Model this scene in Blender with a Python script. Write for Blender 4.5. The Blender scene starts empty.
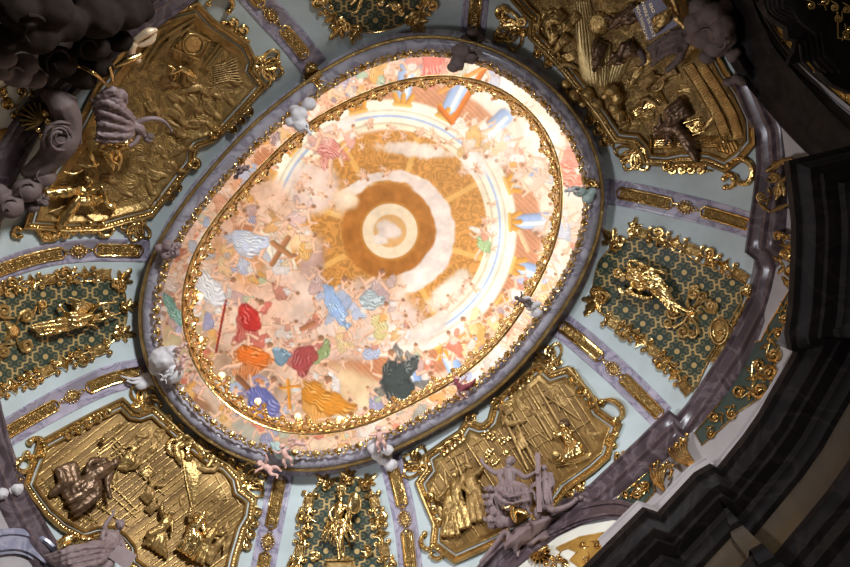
import bpy, bmesh, math, random
import numpy as np
from mathutils import Vector, Matrix, noise, geometry
from mathutils.bvhtree import BVHTree

R = random.Random(11)
C = bpy.context.scene.collection
pi = math.pi
# ------------------------------------------------------------------ camera
F, CX, CY = 640.0, 425.0, 283.5
ZX, ZY = 415.0, 215.0                      # where the vertical through the camera meets the picture
CAM = Vector((0, 0, 1.6))
_q = Vector((ZX-CX, ZY-CY, F)).normalized().rotation_difference(Vector((0, 0, 1)))
AR, AD, AF = _q @ Vector((1, 0, 0)), _q @ Vector((0, 1, 0)), _q @ Vector((0, 0, 1))
cd = bpy.data.cameras.new('camera'); cam = bpy.data.objects.new('camera', cd); C.objects.link(cam)
cd.sensor_width = 36.0; cd.lens = 36.0*F/850.0; cd.clip_end = 200
cam.matrix_world = Matrix(((AR.x, -AD.x, -AF.x, CAM.x), (AR.y, -AD.y, -AF.y, CAM.y), (AR.z, -AD.z, -AF.z, CAM.z), (0, 0, 0, 1)))
bpy.context.scene.camera = cam

def ray(x, y): return AR*((x-CX)/F) + AD*((y-CY)/F) + AF
def Q(x, y, H):                            # point on the level H above the eye
    d = ray(x, y); return CAM + d*(H/d.z)

HR, HB, HF_, HC = 14.0, 11.6, 18.0, 14.35  # opening ring, foot of the vault, painted ceiling, gilded hoop
X0, Y0 = 373.5, 255.0
def fourier(pts, n=6, lam=2e-3):
    p = np.array(pts, float); a = np.arctan2(p[:, 1]-Y0, p[:, 0]-X0); r = np.hypot(p[:, 1]-Y0, p[:, 0]-X0)
    def B(t):
        t = np.atleast_1d(t); c = [np.ones_like(t)]
        for k in range(1, n+1): c += [np.cos(k*t), np.sin(k*t)]
        return np.stack(c, 1)
    w = np.array([0]+[k**3*lam for k in range(1, n+1) for _ in (0, 1)])
    A = B(a); c = np.linalg.solve(A.T@A+np.diag(w)*len(r)*0.02, A.T@r)
    return lambda t: float((B(np.array([t]))@c)[0])
RING = [(144,306),(156,386),(169,404),(289,470),(369,457),(210,437),(179,412),(214,440),(254,462),(400,446),(479,401),(548,330),(600,174),(601,214),(588,267),(595,236),(565,300),(486,48),(526,69),(568,106),(589,143),(327,69.5),(367,50),(417,38),(439,38),(209,174),(230,152),(270,110),(185,201),(159,246),(144,288)]
CROWN = [(229,200),(203,232),(187,277),(183,327),(190,360),(216,397),(256,423),(309,436),(370,423),(395,414),(448,385),(484,359),(520,314),(539,287),(547,262),(560,223),(564,197),(420,78),(460,75),(507,93),(539,122),(555,148),(312,122),(348,100),(396,81),(294,131.5),(246,184)]
BASE = [(735,85),(745,110),(757,135),(758,165),(753,212),(750,252),(757,268),(750,303),(728,346),(692,400),(672,418),(640,440),(590,487),(50,530),(12,475),(0,445)]
BASE = BASE + [(2*X0-x, 2*Y0-y) for x, y in BASE]
rRING, rCROWN, rBASE = fourier(RING), fourier(CROWN), fourier(BASE, 5, 6e-3)
def curve_px(rf, n=180, add=0.0):
    return [(X0+(rf(t)+add)*math.cos(t), Y0+(rf(t)+add)*math.sin(t)) for t in [2*pi*i/n for i in range(n)]]

# ------------------------------------------------------------------ vault surface (analytic, used for tracing)
NT, NV = 240, 24
def shell_pt(t, v):                        # v = 0 at the ring, 1 at the foot
    a = Q(X0+rRING(t)*math.cos(t), Y0+rRING(t)*math.sin(t), HR)
    b = Q(X0+rBASE(t)*math.cos(t), Y0+rBASE(t)*math.sin(t), HB)
    ph = (1-v)*pi/2
    hs = 0.55*math.cos(ph)+0.45*v; vs = 0.55*math.sin(ph)+0.45*(1-v)
    rec = max(0.0, 1-v/.24); rec = rec*rec*(3-2*rec)        # recess added behind the ring, shaped to keep a band of shade
    return Vector((a.x+(b.x-a.x)*hs, a.y+(b.y-a.y)*hs, CAM.z+HB+(HR-HB)*vs+.6*rec))
SV, SF = [], []
for i in range(NT):
    t = 2*pi*i/NT
    for j in range(NV+1): SV.append(shell_pt(t, j/NV))
for i in range(NT):
    k = (i+1) % NT
    for j in range(NV): SF.append((i*(NV+1)+j, i*(NV+1)+j+1, k*(NV+1)+j+1, k*(NV+1)+j))
BPLAN = [SV[i*(NV+1)+NV] for i in range(NT)]
def outward(poly, d, closed=True):         # offset a plan polyline (x, y) outward from the middle of the nave, mitred
    n = len(poly); out = []
    c = Vector((-0.9, 0.9))
    for i in range(n):
        p = Vector(poly[i][:2])
        a = Vector(poly[(i-1) % n][:2]) if (closed or i > 0) else None
        b = Vector(poly[(i+1) % n][:2]) if (closed or i < n-1) else None
        e1 = (p-a).normalized() if a is not None else (b-p).normalized()
        e2 = (b-p).normalized() if b is not None else e1
        n1, n2 = Vector((e1.y, -e1.x)), Vector((e2.y, -e2.x))
        m = (n1+n2); m = m.normalized() if m.length > 1e-6 else n1
        k = 1/max(0.45, m.dot(n1))
        out.append((p, m*k))
    s = sum(1 if (p-c).dot(m) > 0 else -1 for p, m in out)
    s = 1 if s > 0 else -1
    return [p+m*(d*s) for p, m in out]
WP = outward(BPLAN, 0.24)
WV = list(SV); WF = list(SF); o = len(WV)
for p in WP: WV += [Vector((p.x, p.y, CAM.z+HB+0.05)), Vector((p.x, p.y, CAM.z+1.0))]
for i in range(NT):
    k = (i+1) % NT; WF.append((o+2*i, o+2*i+1, o+2*k+1, o+2*k))
BV = BVHTree.FromPolygons(WV, WF)
def P(x, y, h=0.0):                        # traced point on the vault or wall, raised h picture-pixels towards the nave
    d = ray(x, y)
    if math.hypot(x-X0, y-Y0) <= rRING(math.atan2(y-Y0, x-X0)): t = HR/d.z
    else:
        hit = BV.ray_cast(CAM, d.normalized())
        t = hit[3]/d.length if hit[0] is not None else HB/d.z
    return CAM + d*(t*(1-h/F))
def PH(H): return lambda x, y, h=0.0: CAM + ray(x, y)*((H/ray(x, y).z)*(1-h/F))

# ------------------------------------------------------------------ materials
def mat(name, base, rough=0.6, metal=0.0, bump=0.0, bscale=20.0, var=0.0, vscale=6.0, col2=None, coat=0.0):
    m = bpy.data.materials.new(name); m.use_nodes = True
    nt = m.node_tree; b = nt.nodes['Principled BSDF']
    b.inputs['Roughness'].default_value = rough; b.inputs['Metallic'].default_value = metal
    b.inputs['Base Color'].default_value = (*base, 1); b.inputs['Coat Weight'].default_value = coat
    tc = nt.nodes.new('ShaderNodeTexCoord')
    if var or col2:
        n = nt.nodes.new('ShaderNodeTexNoise'); n.inputs['Scale'].default_value = vscale; n.inputs['Detail'].default_value = 6
        nt.links.new(tc.outputs['Object'], n.inputs['Vector'])
        r = nt.nodes.new('ShaderNodeValToRGB'); r.color_ramp.elements[0].position = .35; r.color_ramp.elements[1].position = .65
        c2 = col2 or tuple(c*(1-var) for c in base)
        r.color_ramp.elements[0].color = (*c2, 1); r.color_ramp.elements[1].color = (*base, 1)
        nt.links.new(n.outputs['Fac'], r.inputs['Fac']); nt.links.new(r.outputs['Color'], b.inputs['Base Color'])
    if bump:
        n = nt.nodes.new('ShaderNodeTexNoise'); n.inputs['Scale'].default_value = bscale; n.inputs['Detail'].default_value = 4
        nt.links.new(tc.outputs['Object'], n.inputs['Vector'])
        bp = nt.nodes.new('ShaderNodeBump'); bp.inputs['Strength'].default_value = bump; bp.inputs['Distance'].default_value = 0.04
        nt.links.new(n.outputs['Fac'], bp.inputs['Height']); nt.links.new(bp.outputs['Normal'], b.inputs['Normal'])
    return m
def marble(name, base, vein, rough=0.3, scale=1.6, width=.06):
    m = mat(name, base, rough); nt = m.node_tree; b = nt.nodes['Principled BSDF']
    tc = nt.nodes['Texture Coordinate']
    n = nt.nodes.new('ShaderNodeTexNoise'); n.inputs['Scale'].default_value = scale; n.inputs['Detail'].default_value = 8; n.inputs['Distortion'].default_value = 1.6
    nt.links.new(tc.outputs['Object'], n.inputs['Vector'])
    r = nt.nodes.new('ShaderNodeValToRGB'); e = r.color_ramp.elements
    e[0].position = .36; e[0].color = (*[c*.72 for c in base], 1); e[1].position = .7; e[1].color = (*[min(1, c*1.2) for c in base], 1)
    for p, c in ((.5-width, base), (.5, vein), (.5+width, base)):
        k = e.new(p); k.color = (*c, 1)
    nt.links.new(n.outputs['Fac'], r.inputs['Fac']); nt.links.new(r.outputs['Color'], b.inputs['Base Color'])
    return m
M = {}
M['gold'] = mat('bright gilding', (.80, .56, .24), .25, 1.0, .3, 14, col2=(.50, .31, .10), vscale=5)
M['goldd'] = mat('aged gilding', (.50, .325, .12), .38, .8, .5, 16, col2=(.29, .175, .058), vscale=4)
M['relief'] = mat('bronze gilt relief ground', (.37, .225, .075), .48, .5, .8, 9, col2=(.23, .13, .04), vscale=3)
M['bronze'] = mat('brown bronze drapery', (.17, .10, .055), .38, .6, .3, 14, col2=(.10, .055, .03), vscale=5)
M['plaster'] = mat('pale blue plaster', (.45, .50, .50), .8, 0, .12, 6, col2=(.375, .415, .40), vscale=1.2)
M['white'] = mat('white plaster', (.35, .315, .31), .75, 0, .1, 8, col2=(.30, .265, .26), vscale=2)
M['cream'] = mat('cream plaster', (.66, .63, .54), .8, 0, .1, 8, col2=(.57, .53, .44), vscale=2)
M['lilac'] = marble('lilac grey marble', (.34, .30, .36), (.17, .145, .21), .35, 1.7)
M['ringm'] = marble('pale grey marble', (.31, .285, .315), (.17, .145, .18), .25, 1.3)
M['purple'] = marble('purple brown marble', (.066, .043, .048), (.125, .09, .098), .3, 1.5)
M['stucco'] = mat('mauve grey stucco', (.215, .148, .142), .6, 0, .2, 10, col2=(.155, .10, .096), vscale=2.5)
M['cloud'] = mat('grey cloud stucco', (.58, .54, .53), .6, 0, .1, 8, col2=(.48, .44, .44), vscale=3)
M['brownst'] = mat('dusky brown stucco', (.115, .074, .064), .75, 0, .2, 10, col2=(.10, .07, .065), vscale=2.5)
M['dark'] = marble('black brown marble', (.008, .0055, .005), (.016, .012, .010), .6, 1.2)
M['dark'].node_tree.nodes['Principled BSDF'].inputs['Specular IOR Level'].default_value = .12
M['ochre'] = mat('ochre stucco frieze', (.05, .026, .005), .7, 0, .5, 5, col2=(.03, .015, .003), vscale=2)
M['skin'] = mat('painted flesh', (.60, .36, .30), .55, 0, .05, 10, col2=(.52, .29, .24), vscale=6)
M['hair'] = mat('brown painted hair', (.13, .075, .05), .6, 0, .4, 40)
M['sea'] = mat('grey green cloth', (.36, .44, .40), .65, 0, .1, 10, col2=(.28, .36, .34))
M['redc'] = mat('dark red cloth', (.25, .04, .05), .65, 0, .1, 10, col2=(.17, .03, .04))
M['greenf'] = mat('dark green ground', (.035, .052, .04), .6, 0, .1, 10, col2=(.025, .038, .03))
M['tablet'] = mat('violet tablet', (.135, .11, .17), .5, 0, .05, 10, col2=(.11, .09, .14))
M['letter'] = mat('gold leaf lettering', (.75, .6, .36), .4, .3)
mb_ = bpy.data.materials.new('lit lamp bulb'); mb_.use_nodes = True
mb_.node_tree.nodes['Principled BSDF'].inputs['Emission Color'].default_value = (1, .62, .22, 1)
mb_.node_tree.nodes['Principled BSDF'].inputs['Emission Strength'].default_value = 3.0
mb_.node_tree.nodes['Principled BSDF'].inputs['Base Color'].default_value = (1, .7, .3, 1)
M['bulb'] = mb_

def uvmat(name, kind):
    m = bpy.data.materials.new(name); m.use_nodes = True; nt = m.node_tree; b = nt.nodes['Principled BSDF']
    L = nt.links.new
    uv = nt.nodes.new('ShaderNodeUVMap'); sp = nt.nodes.new('ShaderNodeSeparateXYZ'); L(uv.outputs['UV'], sp.inputs[0])
    def mt(op, a, c=None, d=None):
        n = nt.nodes.new('ShaderNodeMath'); n.operation = op
        for i, v in enumerate((a, c, d)):
            if v is None: continue
            if isinstance(v, (int, float)): n.inputs[i].default_value = v
            else: L(v, n.inputs[i])
        return n.outputs[0]
    U, V = sp.outputs['X'], sp.outputs['Y']
    if kind == 'lattice':                  # wavy gold trellis with roundels on dark green
        wu = mt('ADD', U, mt('MULTIPLY', mt('SINE', mt('MULTIPLY', V, 6*pi)), .045))
        wv = mt('ADD', V, mt('MULTIPLY', mt('SINE', mt('MULTIPLY', U, 6*pi)), .045))
        du = mt('ABSOLUTE', mt('SUBTRACT', mt('FRACT', wu), .5)); dv = mt('ABSOLUTE', mt('SUBTRACT', mt('FRACT', wv), .5))
        line = mt('GREATER_THAN', mt('MAXIMUM', du, dv), .455)
        cu = mt('SUBTRACT', mt('FRACT', U), .5); cv = mt('SUBTRACT', mt('FRACT', V), .5)
        rr = mt('SQRT', mt('ADD', mt('MULTIPLY', cu, cu), mt('MULTIPLY', cv, cv)))
        dot = mt('LESS_THAN', rr, .125)
        u3 = mt('SUBTRACT', mt('FRACT', mt('MULTIPLY', U, 3)), .5); v3 = mt('SUBTRACT', mt('FRACT', mt('MULTIPLY', V, 3)), .5)
        r3 = mt('SQRT', mt('ADD', mt('MULTIPLY', u3, u3), mt('MULTIPLY', v3, v3)))
        ringlet = mt('MULTIPLY', mt('LESS_THAN', mt('ABSOLUTE', mt('SUBTRACT', r3, .26)), .07), mt('GREATER_THAN', rr, .2))
        fac = mt('MINIMUM', mt('ADD', mt('ADD', line, dot), mt('MULTIPLY', ringlet, .28)), 1.0)
        mx = nt.nodes.new('ShaderNodeMix'); mx.data_type = 'RGBA'
        mx.inputs[6].default_value = (.018, .034, .022, 1); mx.inputs[7].default_value = (.46, .31, .12, 1)
        L(fac, mx.inputs[0]); L(mx.outputs[2], b.inputs['Base Color']); L(mt('MULTIPLY', fac, .35), b.inputs['Metallic'])
        b.inputs['Roughness'].default_value = .5; hgt = fac; st = .4
    elif kind == 'plank':                  # carved boards
        f = mt('FRACT', V); g = mt('GREATER_THAN', f, .1)
        nz = nt.nodes.new('ShaderNodeTexNoise'); nz.inputs['Scale'].default_value = 3; nz.inputs['Detail'].default_value = 5
        mp = nt.nodes.new('ShaderNodeMapping'); mp.inputs['Scale'].default_value = (.35, 3, 1); L(uv.outputs['UV'], mp.inputs[0]); L(mp.outputs[0], nz.inputs['Vector'])
        r = nt.nodes.new('ShaderNodeValToRGB'); r.color_ramp.elements[0].position = .3; r.color_ramp.elements[1].position = .7
        r.color_ramp.elements[0].color = (.165, .088, .026, 1); r.color_ramp.elements[1].color = (.335, .195, .060, 1)
        wn = nt.nodes.new('ShaderNodeTexWhiteNoise'); wn.noise_dimensions = '1D'; L(mt('FLOOR', V), wn.inputs['W'])
        L(mt('ADD', mt('MULTIPLY', nz.outputs['Fac'], .6), mt('MULTIPLY', wn.outputs['Value'], .42)), r.inputs['Fac']); L(r.outputs['Color'], b.inputs['Base Color'])
        b.inputs['Metallic'].default_value = .5; b.inputs['Roughness'].default_value = .48
        hgt = mt('ADD', mt('MULTIPLY', g, .8), mt('MULTIPLY', nz.outputs['Fac'], .5)); st = .8
    elif kind == 'carved':                 # engraved scenery in low relief
        nz = nt.nodes.new('ShaderNodeTexNoise'); nz.inputs['Scale'].default_value = .9; nz.inputs['Detail'].default_value = 3; nz.inputs['Distortion'].default_value = 2.2
        L(uv.outputs['UV'], nz.inputs['Vector'])
        n2_ = nt.nodes.new('ShaderNodeTexNoise'); n2_.inputs['Scale'].default_value = 2.6; n2_.inputs['Detail'].default_value = 4; L(uv.outputs['UV'], n2_.inputs['Vector']); wv_ = mt('ADD', mt('SINE', mt('MULTIPLY', nz.outputs['Fac'], 38.0)), mt('MULTIPLY', n2_.outputs['Fac'], 4.0))
        r = nt.nodes.new('ShaderNodeValToRGB'); r.color_ramp.elements[0].position = .38; r.color_ramp.elements[1].position = .62
        r.color_ramp.elements[0].color = (.19, .11, .033, 1); r.color_ramp.elements[1].color = (.38, .23, .07, 1)
        L(nz.outputs['Fac'], r.inputs['Fac']); L(r.outputs['Color'], b.inputs['Base Color'])
        b.inputs['Metallic'].default_value = .5; b.inputs['Roughness'].default_value = .46
        hgt = mt('MULTIPLY', wv_, .45); st = .55
    else:                                  # guilloche strip: interlaced rings along U
        f = mt('SUBTRACT', mt('FRACT', U), .5); v = mt('SUBTRACT', V, .5)
        rr = mt('SQRT', mt('ADD', mt('MULTIPLY', f, f), mt('MULTIPLY', v, v)))
        a = mt('SINE', mt('MULTIPLY', rr, 30.0))
        x = mt('LESS_THAN', mt('ABSOLUTE', mt('SUBTRACT', mt('ABSOLUTE', f), mt('ABSOLUTE', v))), .07)
        hgt = mt('ADD', mt('MULTIPLY', a, .5), x); st = .9
        r = nt.nodes.new('ShaderNodeValToRGB'); r.color_ramp.elements[0].position = .2; r.color_ramp.elements[1].position = .8
        r.color_ramp.elements[0].color = (.34, .19, .055, 1); r.color_ramp.elements[1].color = (.56, .35, .11, 1)
        L(mt('ADD', mt('MULTIPLY', hgt, .35), .4), r.inputs['Fac']); L(r.outputs['Color'], b.inputs['Base Color'])
        b.inputs['Metallic'].default_value = .7; b.inputs['Roughness'].default_value = .4
    bp = nt.nodes.new('ShaderNodeBump'); bp.inputs['Strength'].default_value = st; bp.inputs['Distance'].default_value = .03
    L(hgt, bp.inputs['Height']); L(bp.outputs['Normal'], b.inputs['Normal'])
    return m
M['lattice'] = uvmat('green ground with gold trellis', 'lattice')
M['plank'] = uvmat('gilt carved boards', 'plank')
M['carved'] = uvmat('gilt engraved scenery', 'carved')
M['strip'] = uvmat('gilt guilloche', 'strip')

# ------------------------------------------------------------------ mesh helpers
ORG = {}
def thing(name, label, cat, at, group=None):
    o = bpy.data.objects.new(name, None); C.objects.link(o); o.location = at; o.empty_display_size = .1
    o['label'] = label; o['category'] = cat
    if group: o['group'] = group
    ORG[o.name] = Vector(at); return o
def tag(o, label, cat, group=None):
    o['label'] = label; o['category'] = cat
    if group: o['group'] = group
    return o
def struct(o): o['kind'] = 'structure'; return o
def spl(pts, n=6, closed=False):           # Catmull-Rom through points of any dimension
    p = [tuple(map(float, q)) for q in pts]; m = len(p); out = []
    for i in range(m if closed else m-1):
        a = p[(i-1) % m] if (closed or i > 0) else p[i]
        b, c = p[i], p[(i+1) % m]
        d = p[(i+2) % m] if (closed or i < m-2) else c
        for k in range(n):
            t = k/n
            out.append(tuple(.5*(2*b[j]+(c[j]-a[j])*t+(2*a[j]-5*b[j]+4*c[j]-d[j])*t*t+(3*b[j]-a[j]-3*c[j]+d[j])*t**3) for j in range(len(b))))
    if not closed: out.append(p[-1])
    return out
def mpp(p): return (Vector(p)-CAM).dot(AF)/F
class MB:
    def __init__(s): s.v = []; s.f = []; s.uv = []
    def add(s, vs, fs, uv=None):
        o = len(s.v); s.v += [tuple(v) for v in vs]; s.f += [tuple(i+o for i in f) for f in fs]
        s.uv += uv if uv else [(0, 0)]*len(vs); return s
    def tube(s, pts, rad, n=7, closed=False, flat=1.0):
        pts = [Vector(p) for p in pts]; m = len(pts)
        if m < 2: return s
        rad = [rad]*m if isinstance(rad, (int, float)) else list(rad)
        up = (CAM-pts[0]).normalized(); vs = []
        for i in range(m):
            a = pts[(i-1) % m] if (closed or i > 0) else pts[i]; b = pts[(i+1) % m] if (closed or i < m-1) else pts[i]
            t = (b-a); t = t.normalized() if t.length > 1e-9 else Vector((1, 0, 0))
            e = up-t*up.dot(t)
            if e.length < 1e-4: e = t.orthogonal()
            e.normalize(); up = e; g = t.cross(e)
            for k in range(n):
                w = 2*pi*k/n; vs.append(pts[i]+g*(rad[i]*math.cos(w))+e*(rad[i]*flat*math.sin(w)))
        fs = []
        for i in range(m if closed else m-1):
            j = (i+1) % m
            for k in range(n): fs.append((i*n+k, i*n+(k+1) % n, j*n+(k+1) % n, j*n+k))
        if not closed:
            fs.append(tuple(range(n-1, -1, -1))); fs.append(tuple((m-1)*n+k for k in range(n)))
        return s.add(vs, fs)
    def pt(s, pts, r, n=7, sf=P, closed=False, sm=0, flat=1.0):   # tube through traced points (x, y, h), radius in picture pixels
        if sm: pts = spl(pts, sm, closed)
        q = [sf(*p[:3]) for p in pts]; m = len(q)
        rr = [r]*m if isinstance(r, (int, float)) else [r[min(len(r)-1, 0)+0]]*m if len(r) == 1 else [np.interp(i/(m-1), np.linspace(0, 1, len(r)), r) for i in range(m)]
        return s.tube(q, [float(a)*mpp(b) for a, b in zip(rr, q)], n, closed, flat)
    def chain(s, pts, n=10, sf=P):         # tapered limb with round ends: points (x, y, h, r)
        pts = [tuple(p) for p in pts]
        if len(pts) > 2: pts = spl(pts, 4)
        q = [sf(*p[:3]) for p in pts]; r = [max(.15, p[3])*mpp(a) for p, a in zip(pts, q)]
        def cap(a, b, ra):
            d = (a-b); d = d.normalized() if d.length > 1e-9 else Vector((0, 0, 1))
            return [(a+d*(ra*math.sin(w)), ra*math.cos(w)) for w in (.5, 1.0, 1.4)]
        h, t = cap(q[0], q[1], r[0]), cap(q[-1], q[-2], r[-1])
        return s.tube([x for x, _ in reversed(h)]+q+[x for x, _ in t], [x for _, x in reversed(h)]+r+[x for _, x in t], n)
    def ball(s, x, y, h, rx, ry=None, rz=None, rot=0.0, sf=P, nu=14, nv=9, lump=0.0):
        ry = ry or rx; rz = rz or min(rx, ry); c = sf(x, y, h); k = mpp(c)
        w = (CAM-c).normalized(); u = (AR-w*AR.dot(w)).normalized(); v = w.cross(u)
        if v.dot(AD) < 0: v = -v
        ca, sa = math.cos(rot), math.sin(rot); a = u*ca+v*sa; b = v*ca-u*sa; vs = []
        for j in range(1, nv):
            p = pi*j/nv
            for i in range(nu):
                t = 2*pi*i/nu; d = (math.sin(p)*math.cos(t), math.sin(p)*math.sin(t), math.cos(p))
                f = 1+(lump*noise.noise(Vector(d)*2.2+c*7) if lump else 0)
                vs.append(c+(a*(rx*d[0])+b*(ry*d[1])+w*(rz*d[2]))*(k*f))
        vs += [c+w*(rz*k), c-w*(rz*k)]; T = len(vs)-2; fs = []
        for j in range(nv-2):
            for i in range(nu):
                i2 = (i+1) % nu; fs.append((j*nu+i, (j+1)*nu+i, (j+1)*nu+i2, j*nu+i2))
        for i in range(nu):
            i2 = (i+1) % nu; fs.append((T, i, i2)); fs.append((T+1, (nv-2)*nu+i2, (nv-2)*nu+i))
        return s.add(vs, fs)
    def pillow(s, poly, h, b=-.5, D=None, step=None, fold=None, sf=P, sm=0, uvf=None, flatrim=False):
        poly = [tuple(p[:2]) for p in poly]
        if sm: poly = spl(poly, sm, True)
        xs = [p[0] for p in poly]; ys = [p[1] for p in poly]
        W = max(max(xs)-min(xs), max(ys)-min(ys)); mn = min(max(xs)-min(xs), max(ys)-min(ys))
        step = step or max(.8, mn/9); D = D or mn*.4
        bp = []
        for i in range(len(poly)):
            a, c = Vector(poly[i]), Vector(poly[(i+1) % len(poly)]); n = max(1, int((c-a).length/step))
            bp += [tuple(a.lerp(c, k/n)) for k in range(n)]
        B = np.array(bp); B2 = np.roll(B, -1, 0)
        gx, gy = np.meshgrid(np.arange(min(xs)+step*.5, max(xs), step), np.arange(min(ys)+step*.5, max(ys), step))
        g = np.c_[gx.ravel(), gy.ravel()]
        ins = np.zeros(len(g), bool)
        for (x1, y1), (x2, y2) in zip(B, B2):
            c = ((y1 > g[:, 1]) != (y2 > g[:, 1]))
            with np.errstate(divide='ignore', invalid='ignore'): ins ^= c & (g[:, 0] < (x2-x1)*(g[:, 1]-y1)/(y2-y1)+x1)
        g = g[ins]
        if len(g):
            d = np.full(len(g), 1e9)
            for a, c in zip(B, B2):
                e = c-a; l = max(1e-9, e@e); t = np.clip(((g-a)@e)/l, 0, 1)
                d = np.minimum(d, np.hypot(*(g-a-t[:, None]*e).T))
            k = d > step*.35; g, d = g[k], d[k]
        else: d = np.zeros(0)
        nb = len(bp); pts = [Vector(p) for p in bp]+[Vector(p) for p in g]
        try: vv, _, ff, ov, _, _ = geometry.delaunay_2d_cdt(pts, [(i, (i+1) % nb) for i in range(nb)], [], 1, 1e-5)
        except Exception: return s
        hh = {}
        for i in range(len(d)): hh[nb+i] = d[i]
        vs, uvs = [], []
        for v, src in zip(vv, ov):
            dd = max([hh.get(i, 0.0) for i in src] or [0.0]); q = min(1.0, dd/D)
            z = b+(h-b)*(math.sqrt(max(0, 1-(1-q)**2)) if not flatrim else min(1, q*3))
            if fold and dd > 0: z += fold(v.x, v.y)*min(1, dd/(D*.5))
            vs.append(sf(v.x, v.y, z)); uvs.append(uvf(v.x, v.y) if uvf else (0, 0))
        return s.add(vs, [tuple(f) for f in ff], uvs)
    def sweep(s, path, prof, closed=False, sf=P, flip=False):      # moulding: profile of (d, h) along a traced path
        m = len(path); k = len(prof); vs = []
        for i in range(m):
            p = Vector(path[i][:2])
            a = Vector(path[(i-1) % m][:2]) if (closed or i > 0) else p; b = Vector(path[(i+1) % m][:2]) if (closed or i < m-1) else p
            e1 = (p-a) if (p-a).length > 1e-6 else (b-p); e2 = (b-p) if (b-p).length > 1e-6 else e1
            e1 = e1.normalized(); e2 = e2.normalized(); n1, n2 = Vector((-e1.y, e1.x)), Vector((-e2.y, e2.x))
            nn = n1+n2; nn = nn.normalized() if nn.length > 1e-6 else n1
            nn = nn/max(.5, nn.dot(n1))
            if flip: nn = -nn
            for d, h in prof: vs.append(sf(p.x+nn.x*d, p.y+nn.y*d, h))
        fs = []
        for i in range(m if closed else m-1):
            j = (i+1) % m
            for q in range(k-1): fs.append((i*k+q, j*k+q, j*k+q+1, i*k+q+1))
        return s.add(vs, fs)
    def plan(s, poly, prof, closed=False): # moulding: profile of (outward metres, level) along a plan line
        rows = [[Vector((q.x, q.y, CAM.z+H)) for q in outward(poly, d, closed)] for d, H in prof]
        m = len(poly); k = len(prof); vs = [rows[j][i] for i in range(m) for j in range(k)]; fs = []
        for i in range(m if closed else m-1):
            j = (i+1) % m
            for q in range(k-1): fs.append((i*k+q, j*k+q, j*k+q+1, i*k+q+1))
        return s.add(vs, fs)
    def build(s, name, m, parent=None, smooth=True, org=None, uv=False, remesh=0.0, relax=2, wr=0.0):
        vs = s.v
        if parent is not None and org is None:
            r = parent
            while r.parent: r = r.parent
            org = ORG.get(r.name, Vector((0, 0, 0)))
        if org is None and s.v:
            a = np.array(s.v); org = Vector(((a.min(0)+a.max(0))/2).tolist())
        if org is None: org = Vector((0, 0, 0))
        me = bpy.data.meshes.new(name)
        a = np.array(s.v)-np.array(org)
        me.from_pydata(a.tolist(), [], s.f)
        if uv:
            l = me.uv_layers.new(name='UVMap'); u = s.uv
            for i, lp in enumerate(me.loops): l.data[i].uv = u[lp.vertex_index]
        if remesh:
            me = remeshed(me, remesh, relax)
            if wr:                          # crumple the cloth a little
                nv_ = len(me.vertices); co = [v.co.copy() for v in me.vertices]; no = [v.normal.copy() for v in me.vertices]; fl_ = []
                for c_, n_ in zip(co, no):
                    q_ = c_+org; d_ = noise.noise(q_*4.5)*1.0+abs(noise.noise(q_*9.0+Vector((3, 1, 7))))*-1.1+.3; fl_ += list(c_+n_*(wr*d_))
                me.vertices.foreach_set('co', fl_); me.update()
        else:
            bm = bmesh.new(); bm.from_mesh(me); bmesh.ops.recalc_face_normals(bm, faces=bm.faces); bm.to_mesh(me); bm.free()
        if smooth: me.polygons.foreach_set('use_smooth', [True]*len(me.polygons))
        me.materials.append(m); o = bpy.data.objects.new(name, me); C.objects.link(o)
        if parent is not None: o.parent = parent
        else: o.location = org; ORG[o.name] = Vector(org)
        if smooth and not remesh:
            try: me.set_sharp_from_angle(angle=math.radians(48))
            except Exception: pass
        return o
def remeshed(me, vox, relax):
    o = bpy.data.objects.new('tmp', me); C.objects.link(o)
    r = o.modifiers.new('r', 'REMESH'); r.mode = 'VOXEL'; r.voxel_size = vox
    if relax: s_ = o.modifiers.new('s', 'SMOOTH'); s_.iterations = relax; s_.factor = .5
    dg = bpy.context.evaluated_depsgraph_get(); e = o.evaluated_get(dg)
    out = bpy.data.meshes.new_from_object(e, depsgraph=dg); nm = me.name
    bpy.data.objects.remove(o); bpy.data.meshes.remove(me); out.name = nm; out.materials.clear(); return out
def spiral(cx, cy, r0, r1, a0, turns, n=16, h0=1.0, h1=2.0):       # from outer radius r0 in to r1
    m = max(6, int(abs(turns)*n)); out = []
    for i in range(m+1):
        t = i/m; r = r0+(r1-r0)*t; a = a0+2*pi*turns*t
        out.append((cx+r*math.cos(a), cy+r*math.sin(a), h0+(h1-h0)*t))
    return out
# ------------------------------------------------------------------ the setting
b = MB(); b.add(SV, [f[::-1] for f in SF]); o = b.build('ceiling_vault', M['plaster'], org=Vector((0, 0, 0))); struct(o)
# painted flat ceiling is built in the fresco section; drum between ring and painting
ringplan = [Vector(Q(x, y, HR)) for x, y in curve_px(rRING, 200)]
b = MB(); b.plan(ringplan, [(.10, 14.66), (.03, 14.6), (.0, 14.0), (-.05, 13.93), (-.13, 13.88), (-.22, 13.90), (-.27, 13.96), (-.28, 14.02), (-.32, 14.02), (-.33, 14.12), (-.33, 14.25), (-.1, 14.30), (.6, 14.35)], True)
struct(b.build('trim_1', M['ringm'], org=Vector((0, 0, 0))))
b = MB(); b.plan(ringplan, [(.06, 14.0), (.05, 13.955), (.02, 13.925), (-.02, 13.93), (-.04, 13.96)], True)
for i, p in enumerate(outward(ringplan, .02)):
    for k in (0, .5):
        q = p.lerp(outward(ringplan, .02)[(i+1) % 200], k) if k else p
o = struct(b.build('trim_2', M['goldd'], org=Vector((0, 0, 0))))
dr = outward(ringplan, 2.2)
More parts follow.
